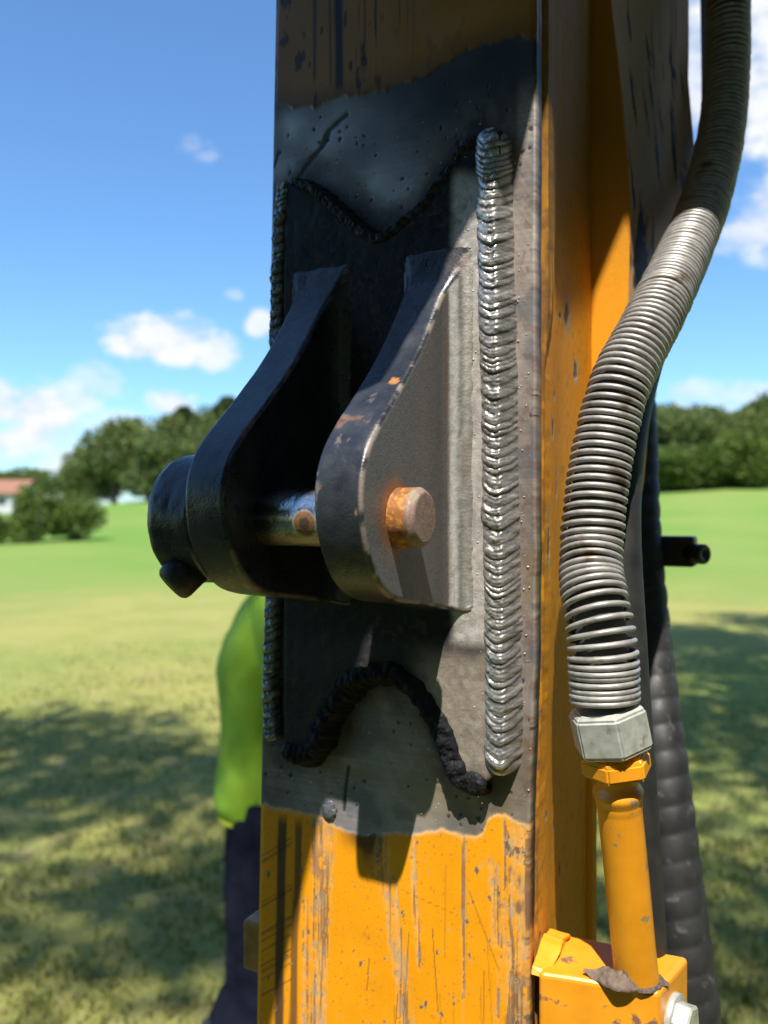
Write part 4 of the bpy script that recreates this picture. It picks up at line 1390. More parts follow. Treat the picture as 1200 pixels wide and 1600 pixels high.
def lathe_x(name, prof, cy, cz, mat, parent, nseg=72, paint=None, wob=0.0, seed=0):
    """surface of revolution about an axis along the arm's x; prof = [(u, r)]"""
    a = np.linspace(0, 2 * np.pi, nseg, endpoint=False)
    P = np.zeros((len(prof), nseg, 3))
    for i, (u, r) in enumerate(prof):
        P[i, :, 0] = u
        P[i, :, 1] = cy - r * np.sin(a)
        P[i, :, 2] = cz + r * np.cos(a)
    if wob:
        w = (fbm(P[..., 0] * 120, P[..., 1] * 120, P[..., 2] * 120, seed=seed) - .5) * wob
        rad = P - np.array([0, cy, cz]); rad[..., 0] = 0
        P = P + rad / (np.linalg.norm(rad, axis=-1, keepdims=True) + 1e-6) * w[..., None]
    F = grid_faces(len(prof), nseg, close_v=True)
    col, met, rg = paint(P) if paint else (None, None, None)
    return mesh_obj(name, P.reshape(-1, 3), F, mat, parent, col.reshape(-1, 3) if col is not None else None,
                    None if met is None else np.ravel(met), None if rg is None else np.ravel(rg))


def black_paint(P):
    n1 = fbm(P[..., 0] * 80, P[..., 1] * 80, P[..., 2] * 80, seed=301); n2 = fbm(P[..., 0] * 260, P[..., 1] * 260, P[..., 2] * 260, seed=302)
    c = np.array([.022, .025, .031]) * (.45 + 1.1 * n1[..., None])
    c = mixc(c, sst(.74, .78, n1) * .4, [.10, .07, .05])
    return c, 0 * n1, .27 + .25 * (n1 - .4)


def fine_prof(pts, step=.0012):
    out = []
    for (a, b), (c, d) in zip(pts[:-1], pts[1:]):
        n = max(1, int(math.hypot(c - a, d - b) / step))
        for k in range(n):
            out.append((a + (c - a) * k / n, b + (d - b) * k / n))
    out.append(pts[-1])
    return out


col_o = lathe_x('collar', fine_prof([(-.180, .0385), (-.1845, .0410), (-.1865, .0432), (-.214, .0440), (-.2185, .0425), (-.2205, .0395), (-.2208, .0195), (-.2125, .0188), (-.2125, .0005)]),
                -.0925, -.0045, M_CAST, bracket, 96, black_paint, .0016, 31)
col_o['label'] = 'round black collar on the outside of the left ear'


def build_keeper_bolt():
    # hex headed keeper bolt under the collar
    ax = Vector((-.42, -.62, -.66)).normalized()
    c0 = Vector((-.2035, -.118, -.0415))
    e1 = ax.orthogonal().normalized(); e2 = ax.cross(e1)
    bm = bmesh.new()
    rings = []
    for (h, r, n) in ((-.012, .0132, 6), (.0050, .0136, 6), (.0085, .0128, 6), (.0105, .0106, 6)):
        rings.append([bm.verts.new(c0 + ax * h + (e1 * math.cos(i * math.pi / 10) + e2 * math.sin(i * math.pi / 10)) * r) for i in range(20)])
    for A, B in zip(rings[:-1], rings[1:]):
        for i in range(20):
            bm.faces.new((A[i], A[(i + 1) % 20], B[(i + 1) % 20], B[i]))
    bm.faces.new(rings[-1]); bm.faces.new(rings[0][::-1])
    bmesh.ops.recalc_face_normals(bm, faces=bm.faces)
    m = noise_mat('dull_painted_bolt', (.014, .012, .012), (.035, .026, .024), 260, .5, 0, .3, .0006, c2=(.10, .05, .03), thr=(.62, .70), scale2=200)
    o = bm_obj('keeper_bolt', bm, m, bracket, smooth=True)


build_keeper_bolt()

# pin: rests in the ears, could be drawn out
pin = thing('bracket_pin', 'steel pin through both bracket ears with a rust-stained end', 'pin', (-.12, -PIN_P, PIN_Z), frame=ARM)


def pin_paint(P):
    U = P[..., 0]; Y = P[..., 1]; Z = P[..., 2]
    rr = np.hypot(Y + PIN_P, Z - PIN_Z)
    n1 = fbm(U * 110, Y * 110, Z * 110, seed=311); n2 = fbm(U * 330, Y * 330, Z * 330, seed=312)
    c = np.array([.72, .72, .72]) * (.85 + .2 * n1[..., None]); met = .95 + 0 * U; rg = .16 + .2 * (n1 - .4)
    # between the ears: polished, rust towards the ear and below
    ru = sst(-.014, -.004, -(Z - PIN_Z) - .004) * .0
    low = sst(-.006, -.013, Z - PIN_Z + .005 * (n1 - .5)) * .7
    near = sst(-.0945, -.0895, U) * .5
    c = mixc(c, np.maximum(low, near) * (U < -.06), [.16, .075, .025]); met = met * (1 - .6 * np.maximum(low, near) * (U < -.06)); rg = rg + .25 * np.maximum(low, near)
    drk = sst(-.132, -.148, U)
    c = mixc(c, drk * .8, [.03, .028, .026])
    # rust ring round the old grease mark
    d = np.sqrt((U + .1135) ** 2 + (Z - PIN_Z + .0035) ** 2 + np.clip(Y + PIN_P, 0, 1) ** 2 * 100)
    ring = sst(.0088, .0074, d) * (Y < -PIN_P)
    c = mixc(c, ring * .95, [.20, .085, .018]); met = met * (1 - .8 * ring); rg = np.where(ring > .4, .5, rg)
    hub = sst(.0045, .0032, d) * (Y < -PIN_P)
    c = mixc(c, hub * .85, [.055, .04, .03])
    # outside the right ear
    out = sst(-.062, -.059, U)
    oc = np.array([.36, .135, .035]) * (.65 + .7 * n1[..., None])
    oc = mixc(oc, sst(.52, .60, n2) * .6, [.62, .34, .07])
    oc = mixc(oc, sst(.55, .62, n1) * .6, [.13, .055, .03])
    ch = sst(-.0465, -.0445, U)
    cc = np.array([.30, .20, .155]) * (.75 + .5 * n2[..., None])
    cc = mixc(cc, sst(.55, .66, n1) * .5, [.34, .34, .22])
    oc = mixc(oc, ch, cc)
    c = mixc(c, out, oc); met = met * (1 - out) + out * .15; rg = rg * (1 - out) + out * .62
    return c, met, rg


lathe_x('pin_shaft', fine_prof([(-.2120, .0005), (-.2130, .0150), (-.2120, .0178), (-.2090, PIN_R), (-.0432, PIN_R), (-.0402, .0160), (-.0396, .0150), (-.0394, .0003)], .0009),
        -PIN_P, PIN_Z, M_WELD, pin, 90, pin_paint, .0006, 44)

# beads
W_R = [(-.0286, .2600), (-.0280, .2400), (-.0272, .2183), (-.0254, .1308), (-.0240, .06), (-.0231, 0), (-.0215, -.0869), (-.0210, -.14), (-.0206, -.1775)]
W_L = [(-.1978, .2550), (-.2030, .1997), (-.2050, .1299), (-.2080, .02), (-.2098, -.0802), (-.2112, -.1305), (-.2100, -.1780)]
weld('weld_bead', W_R[::-1], .0245, .0042, .0068, bracket, (.50, .48, .465), 401, pa=T_PAD, pb=0, smile=.0100, rough=.37, amp=.0015, rag=.0008, label='bright silver stacked weld bead down the right side')
weld('weld_bead', W_L[::-1], .0165, .0034, .0070, bracket, (.27, .30, .35), 402, pa=0, pb=T_PAD * .9, smile=.004, rough=.36, dark=.10, amp=.0018, rag=.0012, label='narrow blue-grey weld bead down the left side')  # cool blue-grey of the shaded side is put into this bead's tone
weld('weld_bead', [(u, z + .0025) for u, z in NOTCH_T], .0125, .0022, .0066, bracket, (.15, .16, .19), 403, pa=0, pb=T_PAD, smile=.003, rough=.36, dark=.80, amp=.0013, rag=.0014, label='sooty weld along the upper scooped edge')
weld('weld_bead', [(u, z - .0050) for u, z in NOTCH_B[:-1]], .0255, .0038, .0085, bracket, (.09, .10, .12), 404, pa=T_PAD, pb=0, smile=.004, rough=.58, dark=.95, amp=.0010, rag=.0022, label='thick black weld along the lower scooped edge')


def build_lumps():
    # rough ended fillet lump under the right ear, plug weld, stub block on the left
    def blob(name, cu, cp, cz, ru, rp, rz, mat, parent, seed, col, met, rg, amp=.25):
        n, m_ = 28, 36
        th = np.linspace(.02, np.pi - .02, n); ph = np.linspace(0, 2 * np.pi, m_, endpoint=False)
        A, B = np.meshgrid(th, ph, indexing='ij')
        D = np.stack([np.sin(A) * np.cos(B), np.sin(A) * np.sin(B), np.cos(A)], -1)
        k = 1 + amp * (fbm(D[..., 0] * 2.2 + seed, D[..., 1] * 2.2, D[..., 2] * 2.2, seed=seed) - .5) * 2
        P = D * k[..., None] * np.array([ru, rp, rz]) + np.array([cu, -cp, cz])
        nn = fbm(P[..., 0] * 300, P[..., 1] * 300, P[..., 2] * 300, seed=seed + 3)
        C = np.array(col)[None, None, :] * (.65 + .7 * nn[..., None])
        return mesh_obj(name, P.reshape(-1, 3), grid_faces(n, m_, close_v=True, flip=False), mat, parent, C.reshape(-1, 3), met, rg)
    blob('plug_weld', -.1615, .0005, -.2275, .0062, .0026, .0075, M_WELD, arm, 6, (.13, .135, .145), .3, .42, .3)
    o = bm_obj('stub_block', box_bm(-.246, -.2255, .004, .050, -.371, -.331, .0025), noise_mat('grimy_yellow_paint', (.20, .11, .03), (.40, .21, .04), 70, .5, 0, .3, .001, c2=(.05, .04, .03), thr=(.5, .6)), arm)
    # spatter: small beads of weld metal thrown along the long bead
    V, F, C, off = [], [], [], 0
    r = np.random.default_rng(15)
    ico = bmesh.new(); bmesh.ops.create_icosphere(ico, subdivisions=1, radius=1)
    iv = np.array([v.co[:] for v in ico.verts]); ico.verts.index_update(); fi = np.array([[v.index for v in f.verts] for f in ico.faces]); ico.free()
    wr = np.array(sorted(W_R, key=lambda q: q[1]))
    for i in range(150):
        z = -.20 + .46 * r.random()
        uc = np.interp(z, wr[:, 1], wr[:, 0])
        side = -1 if r.random() < .55 else 1
        u = uc + side * (.0125 + abs(r.normal()) * .004)
        if u > -.004:
            continue
        s = .0003 + .0006 * r.random() ** 3
        p = .0003 if side > 0 or u > -.0212 else T_PAD
        V.append(iv * s * np.array([1, .6, 1]) + np.array([u, -p, z])); F.append(fi + off); off += len(iv)
    for i in range(90):
        u, z = -.2 + .17 * r.random(), (.20 + .09 * r.random() if r.random() < .5 else -.22 + .08 * r.random())
        s = .0004 + .0006 * r.random() ** 3
        V.append(iv * s * np.array([1, .6, 1]) + np.array([u, 0, z])); F.append(fi + off); off += len(iv)
    V = np.vstack(V); F = np.vstack(F)
    o = mesh_obj('weld_spatter', V, F, M_WELD, arm, np.tile(np.array([[.55, .54, .52]]), (len(V), 1)), .5, .4)
    o['kind'] = 'stuff'


build_lumps()


def build_arm_ends():
    # lower end of the arm and a plain bucket that rests on the lawn (below the picture)
    bm = prism_bm([(-.25, -.02), (.03, -.02), (.03, .26), (-.25, .26)], -1.25, -1.06, .01)
    bm_obj('arm_nose', bm, M_YEL, arm)
    bm = bmesh.new()
    a = np.linspace(math.radians(-70), math.radians(150), 14)
    R = .33
    prof = [(.14 + R * math.cos(t), -1.385 - R * math.sin(t) * .92) for t in a]
    A = [[bm.verts.new((u, y, z)) for (y, z) in prof] for u in (-.42, .20)]
    B = [[bm.verts.new((u, .14 + (y - .14) * .93, -1.385 + (z + 1.385) * .93)) for (y, z) in prof] for u in (-.40, .18)]
    for i in range(len(prof) - 1):
        bm.faces.new((A[0][i], A[0][i + 1], A[1][i + 1], A[1][i])); bm.faces.new((B[0][i], B[1][i], B[1][i + 1], B[0][i + 1]))
    for s in (0, 1):
        for i in range(len(prof) - 1):
            bm.faces.new((A[s][i], A[s][i + 1], B[s][i + 1], B[s][i]))
    for i in (0, len(prof) - 1):
        bm.faces.new((A[0][i], A[1][i], B[1][i], B[0][i]))
    for u in (-.41, .19):
        c = [bm.verts.new((u, y, z)) for (y, z) in prof]
        bm.faces.new(c)
    bm_obj('bucket', bm, M_DARK, arm, smooth=False)


build_arm_ends()


def build_shade_slab():
    """slab added unseen above the lens; outlined so its shade crosses the top and left of the arm"""
    sl = (.1667, -.463, .871)       # towards the sun in the arm frame (y into the arm)
    right = [(-.27, -.60), (-.2143, -.4045), (-.1718, -.2405), (-.1285, -.115), (-.104, -.08), (-.09, .018), (-.064, .150), (-.0465, .178), (-.0215, .197), (0, .284), (.0145, .35), (.0165, .255), (.035, .363), (.0627, .531), (.09, .60), (.12, .55), (.155, .57), (.34, .60)]
    left = [(.40, 1.5), (-.05, 1.5), (-.30, .95), (-.34, .40), (-.36, -.30), (-.33, -.55)]
    poly = right + left  # outline of the wanted shade, cast by the added slab

    def lift(u, z, extra=0.0):
        Ld = np.interp(z, [-.60, .30, .6, 1.6], [.98, .36, .34, .30]) + extra
        return np.array([u + sl[0] * Ld, sl[1] * Ld, z + sl[2] * Ld])
    t = thing('added_shade_slab', 'dark slab added out of view above the arm to cast its shade', 'excavator boom', (-.3, -.3, .9), frame=ARM)
    V = [lift(u, z) for u, z in poly] + [lift(u, z, .10) for u, z in poly]
    n = len(poly)
    bm = bmesh.new()
    vs = [bm.verts.new(v) for v in V]
    from mathutils.geometry import tessellate_polygon
    for a, b, c in tessellate_polygon([[Vector((u, z, 0)) for u, z in poly]]):
        bm.faces.new((vs[a], vs[b], vs[c])); bm.faces.new((vs[n + c], vs[n + b], vs[n + a]))
    for i in range(n):
        bm.faces.new((vs[i], vs[(i + 1) % n], vs[n + (i + 1) % n], vs[n + i]))
    bm_obj('shade_slab', bm, M_DARK, t)


build_shade_slab()

# ------------------------------------------------------------------ hydraulic line with spring guard
line = thing('hydraulic_line', 'hydraulic hose in a steel coil guard joined to a yellow pipe beside the arm', 'hydraulic hose', (.0635, .0245, -.33), frame=ARM)
HOSE = [(.0915, .3700, .6300), (.0921, .3500, .5555), (.0929, .3335, .5015), (.0936, .3171, .4308), (.0920, .2826, .3554), (.0843, .2225, .2714), (.0739, .1555, .2046), (.0624, .0797, .1385),
        (.0467, .0440, .0889), (.0379, .0315, .0441), (.0342, .0200, .0000), (.0340, .0144, -.0215), (.0358, .0048, -.0422), (.0411, -.0038, -.0621), (.0454, -.0083, -.0818), (.0476, -.0094, -.1203)]


def build_line():
    n = 500
    P = catmull(HOSE, n)
    V, F = tube(P, .0166, 18)
    mesh_obj('hose', V, F, noise_mat('dusty_hose_rubber', (.020, .019, .018), (.075, .068, .058), 60, .8, 0, .3, .001), line)
    # coil: variable pitch along the hose
    d = np.concatenate([[0], np.cumsum(np.linalg.norm(np.diff(P, axis=0), axis=1))])
    Lh = d[-1]
    s = np.linspace(0, Lh, 6000)
    ze = np.interp(s, d, P[:, 2])
    zk = [-.1203, -.100, -.096, -.088, -.070, -.060, -.055, -.040, -.036, -.010, .02, .10, .15, .20, .26, .34, .63]
    pk = [.0039, .0038, .0044, .0066, .0072, .0064, .0045, .0043, .0058, .0062, .0060, .0053, .0048, .0048, .0054, .0060, .0062]
    pitch = np.interp(ze, zk, pk) * (1 + .10 * (vnoise(s * 160, s * 0, seed=3) - .5))
    ds = np.gradient(s)
    ph = 2 * np.pi * np.cumsum(ds / pitch)
    turns = ph[-1] / (2 * np.pi)
    m_ = int(turns * 26)
    phu = np.linspace(ph[0], ph[-1], m_)
    su = np.interp(phu, ph, s)
    C = np.stack([np.interp(su, d, P[:, k]) for k in range(3)], -1)
    Tn = np.gradient(P, axis=0); Tn /= np.linalg.norm(Tn, axis=1)[:, None]
    T = np.stack([np.interp(su, d, Tn[:, k]) for k in range(3)], -1); T /= np.linalg.norm(T, axis=1)[:, None]
    ref = np.array([0.2, -1, 0.]); Nn = ref - T * (T @ ref)[:, None]; Nn /= np.linalg.norm(Nn, axis=1)[:, None]
    Bn = np.cross(T, Nn)
    Rr = .0190 + .0016 * (np.interp(C[:, 2], [-.12, -.09, -.05, 0, .6], [1.0, 1.1, .3, .2, .1])) + .0009 * (vnoise(phu / 6.283, phu * 0, seed=9) - .5)
    off = .0016 * (vnoise(phu / 9.0, phu * 0, seed=19) - .5)
    ctr = C + Rr[:, None] * (np.cos(phu)[:, None] * Nn + np.sin(phu)[:, None] * Bn) + T * off[:, None]
    V, F = tube(ctr, .00200, 7)
    mesh_obj('spring_guard', V, F, M_WIRE, line)
    # fittings
    def along(a, b, prof, nseg, mat, name, rot=0.0, hexa=False, seed=0):
        a = np.array(a); b = np.array(b); ax = (b - a) / np.linalg.norm(b - a)
        e1 = np.cross(ax, [0, 1, 0]); e1 /= np.linalg.norm(e1); e2 = np.cross(ax, e1)
        bm = bmesh.new(); rings = []
        for h, r in prof:
            rings.append([bm.verts.new(a + ax * h + r * (math.cos(rot + 2 * math.pi * i / nseg) * e1 + math.sin(rot + 2 * math.pi * i / nseg) * e2)) for i in range(nseg)])
        for A, B in zip(rings[:-1], rings[1:]):
            for i in range(nseg):
                bm.faces.new((A[i], A[(i + 1) % nseg], B[(i + 1) % nseg], B[i]))
        bm.faces.new(rings[0][::-1]); bm.faces.new(rings[-1])
        bmesh.ops.recalc_face_normals(bm, faces=bm.faces)
        if hexa:
            bmesh.ops.bevel(bm, geom=[e for e in bm.edges if not e.is_boundary and e.calc_face_angle(0) > .5], offset=.0013, segments=2, affect='EDGES')
        return bm_obj(name, bm, mat, line, smooth=not hexa)
    A0, A1 = (.0478, -.0094, -.1240), (.0530, -.0060, -.1530)
    along(A0, A1, [(0, .0215), (.0030, .0255), (.0265, .0255), (.0290, .0225)], 6, M_ZINC, 'hex_nut', rot=.08, hexa=True)
    pipe_y = noise_mat('pipe_yellow_paint', (.66, .26, .010), (.84, .335, .016), 40, .36, 0, .2, .0008, c2=(.34, .22, .12), thr=(.615, .65), scale2=48)
    B0, B1 = (.0532, -.0054, -.1552), (.0541, -.0039, -.1668)
    along(B0, B1, [(-.004, .0190), (0, .0195), (.0005, .0226), (.0105, .0230), (.0117, .0200), (.0125, .0150)], 6, pipe_y, 'pipe_collar', rot=.55, hexa=True)
    pts = catmull([(.0541, -.0042, -.166), (.0546, -.0002, -.1852), (.0578, .0098, -.24), (.0610, .0198, -.2962), (.0640, .0270, -.335), (.066, .032, -.39)], 120)
    dd = np.concatenate([[0], np.cumsum(np.linalg.norm(np.diff(pts, axis=0), axis=1))])
    rr = np.interp(dd, [0, .003, .010, .0125, .016, .022, .026, .03, .3], [.0168, .0166, .0166, .0166, .0170, .0152, .0142, .0139, .0144])
    rr = np.interp(dd, [0, .009, .0105, .0135, .0175, .0195, .0225, .025, .3], [.0125, .0122, .0148, .0160, .0152, .0143, .0146, .0141, .0144])
    V, F = tube(pts, rr, 40)
    mesh_obj('pipe', V, F, pipe_y, line)


build_line()


# ------------------------------------------------------------------ pipe clamp block, bolt, dead leaf
clamp = thing('pipe_clamp', 'chipped yellow clamp block holding the yellow pipe against the arm', 'pipe clamp', (.04, .03, -.345), frame=ARM)


def build_clamp():
    poly = [(.0015, -.001), (.0780, .0115), (.0890, .066), (.0020, .058)]
    ctr = np.array([.0605, .0215])
    n = 48
    bm = prism_bm(poly, -.42, -.309, .0035, 3)
    bmesh.ops.subdivide_edges(bm, edges=list(bm.edges), cuts=3, use_grid_fill=True)
    for v in bm.verts:
        x, y, z = v.co
        k = float(fbm(x * 60, y * 60, z * 60, seed=61, octv=3)) - .5
        v.co.z += .0012 * k; v.co.y += .0010 * k
    m = noise_mat('clamp_yellow_paint', (.66, .255, .010), (.86, .34, .018), 34, .40, 0, .3, .0010, c2=(.22, .115, .075), thr=(.60, .625), scale2=38)
    bm_obj('block', bm, m, clamp)
    # dark socket round the pipe, slightly raised ring of grime
    a = np.linspace(0, 2 * np.pi, n, endpoint=False)
    bm = bmesh.new()
    rings = []
    for r, z in ((.0130, -.3076), (.0150, -.3072), (.0160, -.3080), (.0168, -.3094)):
        rings.append([bm.verts.new((.0625 + r * (1 + (.10 * math.sin(3 * t + 1) + .07 * math.sin(7 * t) + .05 * math.sin(13 * t)) * (r > .016)) * math.cos(t), .0222 + r * (1 + .06 * math.sin(5 * t)) * math.sin(t), z)) for t in a])
    for A, B in zip(rings[:-1], rings[1:]):
        for i in range(n):
            bm.faces.new((A[i], A[(i + 1) % n], B[(i + 1) % n], B[i]))
    grime = noise_mat('packed_dirt', (.045, .032, .024), (.13, .10, .08), 400, .9, 0, .6, .001)
    bm_obj('dirt_ring', bm, grime, clamp, smooth=True)
    # torn, painted gusset standing on the block against the arm
    outl = [(.001, -.313), (.004, -.3085), (.010, -.3065), (.016, -.3040), (.025, -.3005), (.033, -.2985), (.037, -.3010), (.046, -.3010), (.052, -.3045), (.058, -.313)]
    bm = bmesh.new()
    lo = [bm.verts.new((-.004, y, z)) for y, z in outl]; hi = [bm.verts.new((.0095 + .0012 * math.sin(i * 1.9), y + .001, z - .0022 * (i not in (0, 9)))) for i, (y, z) in enumerate(outl)]
    bm.faces.new(lo); bm.faces.new(hi[::-1])
    for i in range(len(outl)):
        q = (i + 1) % len(outl)
        bm.faces.new((lo[i], lo[q], hi[q], hi[i]))
    bmesh.ops.recalc_face_normals(bm, faces=bm.faces)
    bmesh.ops.bevel(bm, geom=list(bm.edges), offset=.0006, segments=1, affect='EDGES')
    bmesh.ops.triangulate(bm, faces=bm.faces)
    bmesh.ops.subdivide_edges(bm, edges=list(bm.edges), cuts=2, use_grid_fill=True)
    for v in bm.verts:
        x, y, z = v.co
        v.co.x += .0022 * (float(fbm(x * 90, y * 90, z * 90, seed=71, octv=3)) - .5)
        v.co.z += .0022 * (float(fbm(x * 90, y * 90, z * 90, seed=72, octv=3)) - .5)
    bm_obj('gusset', bm, m, clamp, smooth=False)
    # bolt with washer in the right-hand end
    ax = Vector((.98, -.20, 0)).normalized(); e1 = Vector((0, 0, 1)); e2 = ax.cross(e1)
    c0 = Vector((.0838, .0335, -.3360))

    def cyl(rs, nseg, name, mat, par, bev=.0008):
        bm = bmesh.new(); rings = []
        for h, r in rs:
            rings.append([bm.verts.new(c0 + ax * h + (e1 * math.cos(2 * math.pi * i / nseg + .2) + e2 * math.sin(2 * math.pi * i / nseg + .2)) * r) for i in range(nseg)])
        for A_, B_ in zip(rings[:-1], rings[1:]):
            for i in range(nseg):
                bm.faces.new((A_[i], A_[(i + 1) % nseg], B_[(i + 1) % nseg], B_[i]))
        bm.faces.new(rings[0][::-1]); bm.faces.new(rings[-1])
        return bm_obj(name, bm, mat, par, smooth=nseg > 8)
    b = cyl([(-.004, .0125), (.0115, .0125), (.0128, .0112)], 6, 'bolt', M_ZINC, clamp)
    cyl([(-.003, .0160), (.0022, .0160), (.0026, .0154)], 40, 'washer', M_ZINC, b)
    # dry grass caught on the bolt
    bm = bmesh.new()
    r = random.Random(4)
    for i in range(10):
        p0 = c0 + ax * .011 + Vector(((r.random() - .5) * .01, (r.random() - .5) * .012, -.006 + (r.random() - .5) * .012))
        d = Vector((r.random() - .3, r.random() - .5, r.random() - .6)).normalized() * .010
        add_tube_bm(bm, [p0, p0 + d * .5 + Vector((0, 0, .002)), p0 + d], [.0005, .0004, .0002], 4)
    bm_obj('dirt_tuft', bm, grime, clamp, smooth=True)


build_clamp()


def build_leaf():
    t = thing('dry_leaf', 'curled brown dead leaf lying on the clamp block beside the pipe', 'leaf', (.047, .012, -.306), frame=ARM)
    n, m_ = 26, 12
    s, w = np.meshgrid(np.linspace(0, 1, n), np.linspace(-1, 1, m_), indexing='ij')
    env = np.sin(np.pi * np.clip(s, .03, .97))
    x = .030 + .040 * s
    y = .0085 + .003 * np.sin(s * 7) + w * .0088 * env ** .8 + .003 * s
    z = -.3088 + (1 - np.abs(w)) * .0125 * env ** .7 * (.45 + .7 * s) + .0045 * (fbm(s * 6, w * 2.5, seed=5) - .5) + .006 * np.clip(.15 - s, 0, 1) * 4
    P = np.stack([x, y, z], -1)
    m = noise_mat('dead_leaf', (.085, .055, .038), (.20, .145, .11), 260, .8, 0, .6, .001)
    o = mesh_obj('blade', P.reshape(-1, 3), grid_faces(n, m_), m, t)
    sol = o.modifiers.new('thick', 'SOLIDIFY'); sol.thickness = .0006
    bm = bmesh.new()
    add_tube_bm(bm, [(.0585, .010, -.305), (.0575, .0085, -.299), (.0580, .0080, -.2915), (.0575, .0078, -.2885)], [.0045, .0030, .0012, .0003], 6)
    bm_obj('stalk', bm, m, t, smooth=True)


build_leaf()


# ------------------------------------------------------------------ second hose with spiral wrap, stud clamp
def build_wrapped_hose():
    t = thing('wrapped_hose', 'thick black hose in spiral wrap hanging behind the yellow pipe', 'hose', (.0733, .2506, -.4788), frame=ARM)
    pts = catmull([(-.010, .46, .75), (-.0177, .44, .40), (-.0160, .4287, .2192), (-.0070, .4005, .0708), (.0034, .3609, -.0338), (.0170, .3342, -.1308), (.0388, .2891, -.2462), (.0561, .2643, -.3554), (.0733, .2506, -.4788), (.08, .245, -.62), (.06, .26, -1.0), (-.02, .25, -1.12)], 900)
    d = np.concatenate([[0], np.cumsum(np.linalg.norm(np.diff(pts, axis=0), axis=1))])
    T = np.gradient(pts, axis=0); T /= np.linalg.norm(T, axis=1)[:, None]
    ref = np.array([.2, -1, 0]); N_ = ref - T * (T @ ref)[:, None]; N_ /= np.linalg.norm(N_, axis=1)[:, None]; B_ = np.cross(T, N_)
    a = np.linspace(0, 2 * np.pi, 40, endpoint=False)
    ph = (d[:, None] / .0235 - a[None, :] / (2 * np.pi)) % 1.0
    r = .0228 + .0013 * np.sin(np.pi * np.clip(ph * 1.05, 0, 1)) ** .7 + .0008 * (fbm(d[:, None] * 60, a[None, :] * 2, seed=4) - .5)
    P = pts[:, None, :] + r[..., None] * (np.cos(a)[None, :, None] * N_[:, None, :] + np.sin(a)[None, :, None] * B_[:, None, :])
    m = noise_mat('dusty_spiral_wrap', (.012, .012, .013), (.030, .030, .031), 45, .55, 0, .3, .001, c2=(.075, .072, .07), thr=(.60, .72), scale2=90)
    mesh_obj('spiral_wrap', P.reshape(-1, 3), grid_faces(900, 40, close_v=True), m, t)
    V, F = tube(pts[::9], .0185, 16)
    mesh_obj('hose', V, F, M_RUBBER, t)
    ph = catmull([(.062, .090, -.46), (.060, .072, -.36), (.058, .064, -.30), (.053, .058, -.2), (.046, .060, -.1), (.040, .068, 0), (.042, .085, .06), (.050, .13, .13), (.066, .205, .2046), (.074, .27, .27), (.080, .36, .36), (.07, .46, .62)], 160)
    h2 = thing('added_shade_hose', 'black hose added behind the yellow pipe and coil guard to shade the arm', 'hose', (.062, .09, -.46), frame=ARM)  # hose added behind the pipe so its shadow falls on the side plate
    V, F = tube(ph, .0165, 22)
    mesh_obj('hose', V, F, M_RUBBER, h2)
    V, F = tube(ph[2:12], .0195, 22)
    mesh_obj('hose_ferrule', V, F, M_DARK, h2)
    # clamp with a hollow stud sticking out to the right
    c = thing('hose_clamp', 'black hose clamp with a hollow stud sticking out right of the arm', 'hose clamp', (.03, .385, -.035), frame=ARM)
    b = box_bm(-.02, .0580, .368, .398, -.0575, -.0255, .003)
    bm_obj('block', b, M_DARK, c)
    bm = bmesh.new()
    ax = Vector((.86, -.50, 0)).normalized(); e1 = Vector((0, 0, 1)); e2 = ax.cross(e1)
    c0 = Vector((.052, .376, -.0435)); rings = []
    for h, r_ in ((0, .0105), (.018, .0105), (.0195, .0095), (.0195, .0052), (.008, .0050), (.008, .0002)):
        rings.append([bm.verts.new(c0 + ax * h + (e1 * math.cos(2 * math.pi * i / 28) + e2 * math.sin(2 * math.pi * i / 28)) * r_) for i in range(28)])
    for A, B in zip(rings[:-1], rings[1:]):
        for i in range(28):
            bm.faces.new((A[i], A[(i + 1) % 28], B[(i + 1) % 28], B[i]))
    bm.faces.new(rings[0][::-1])
    bm_obj('stud', bm, M_DARK, c, smooth=True)


build_wrapped_hose()


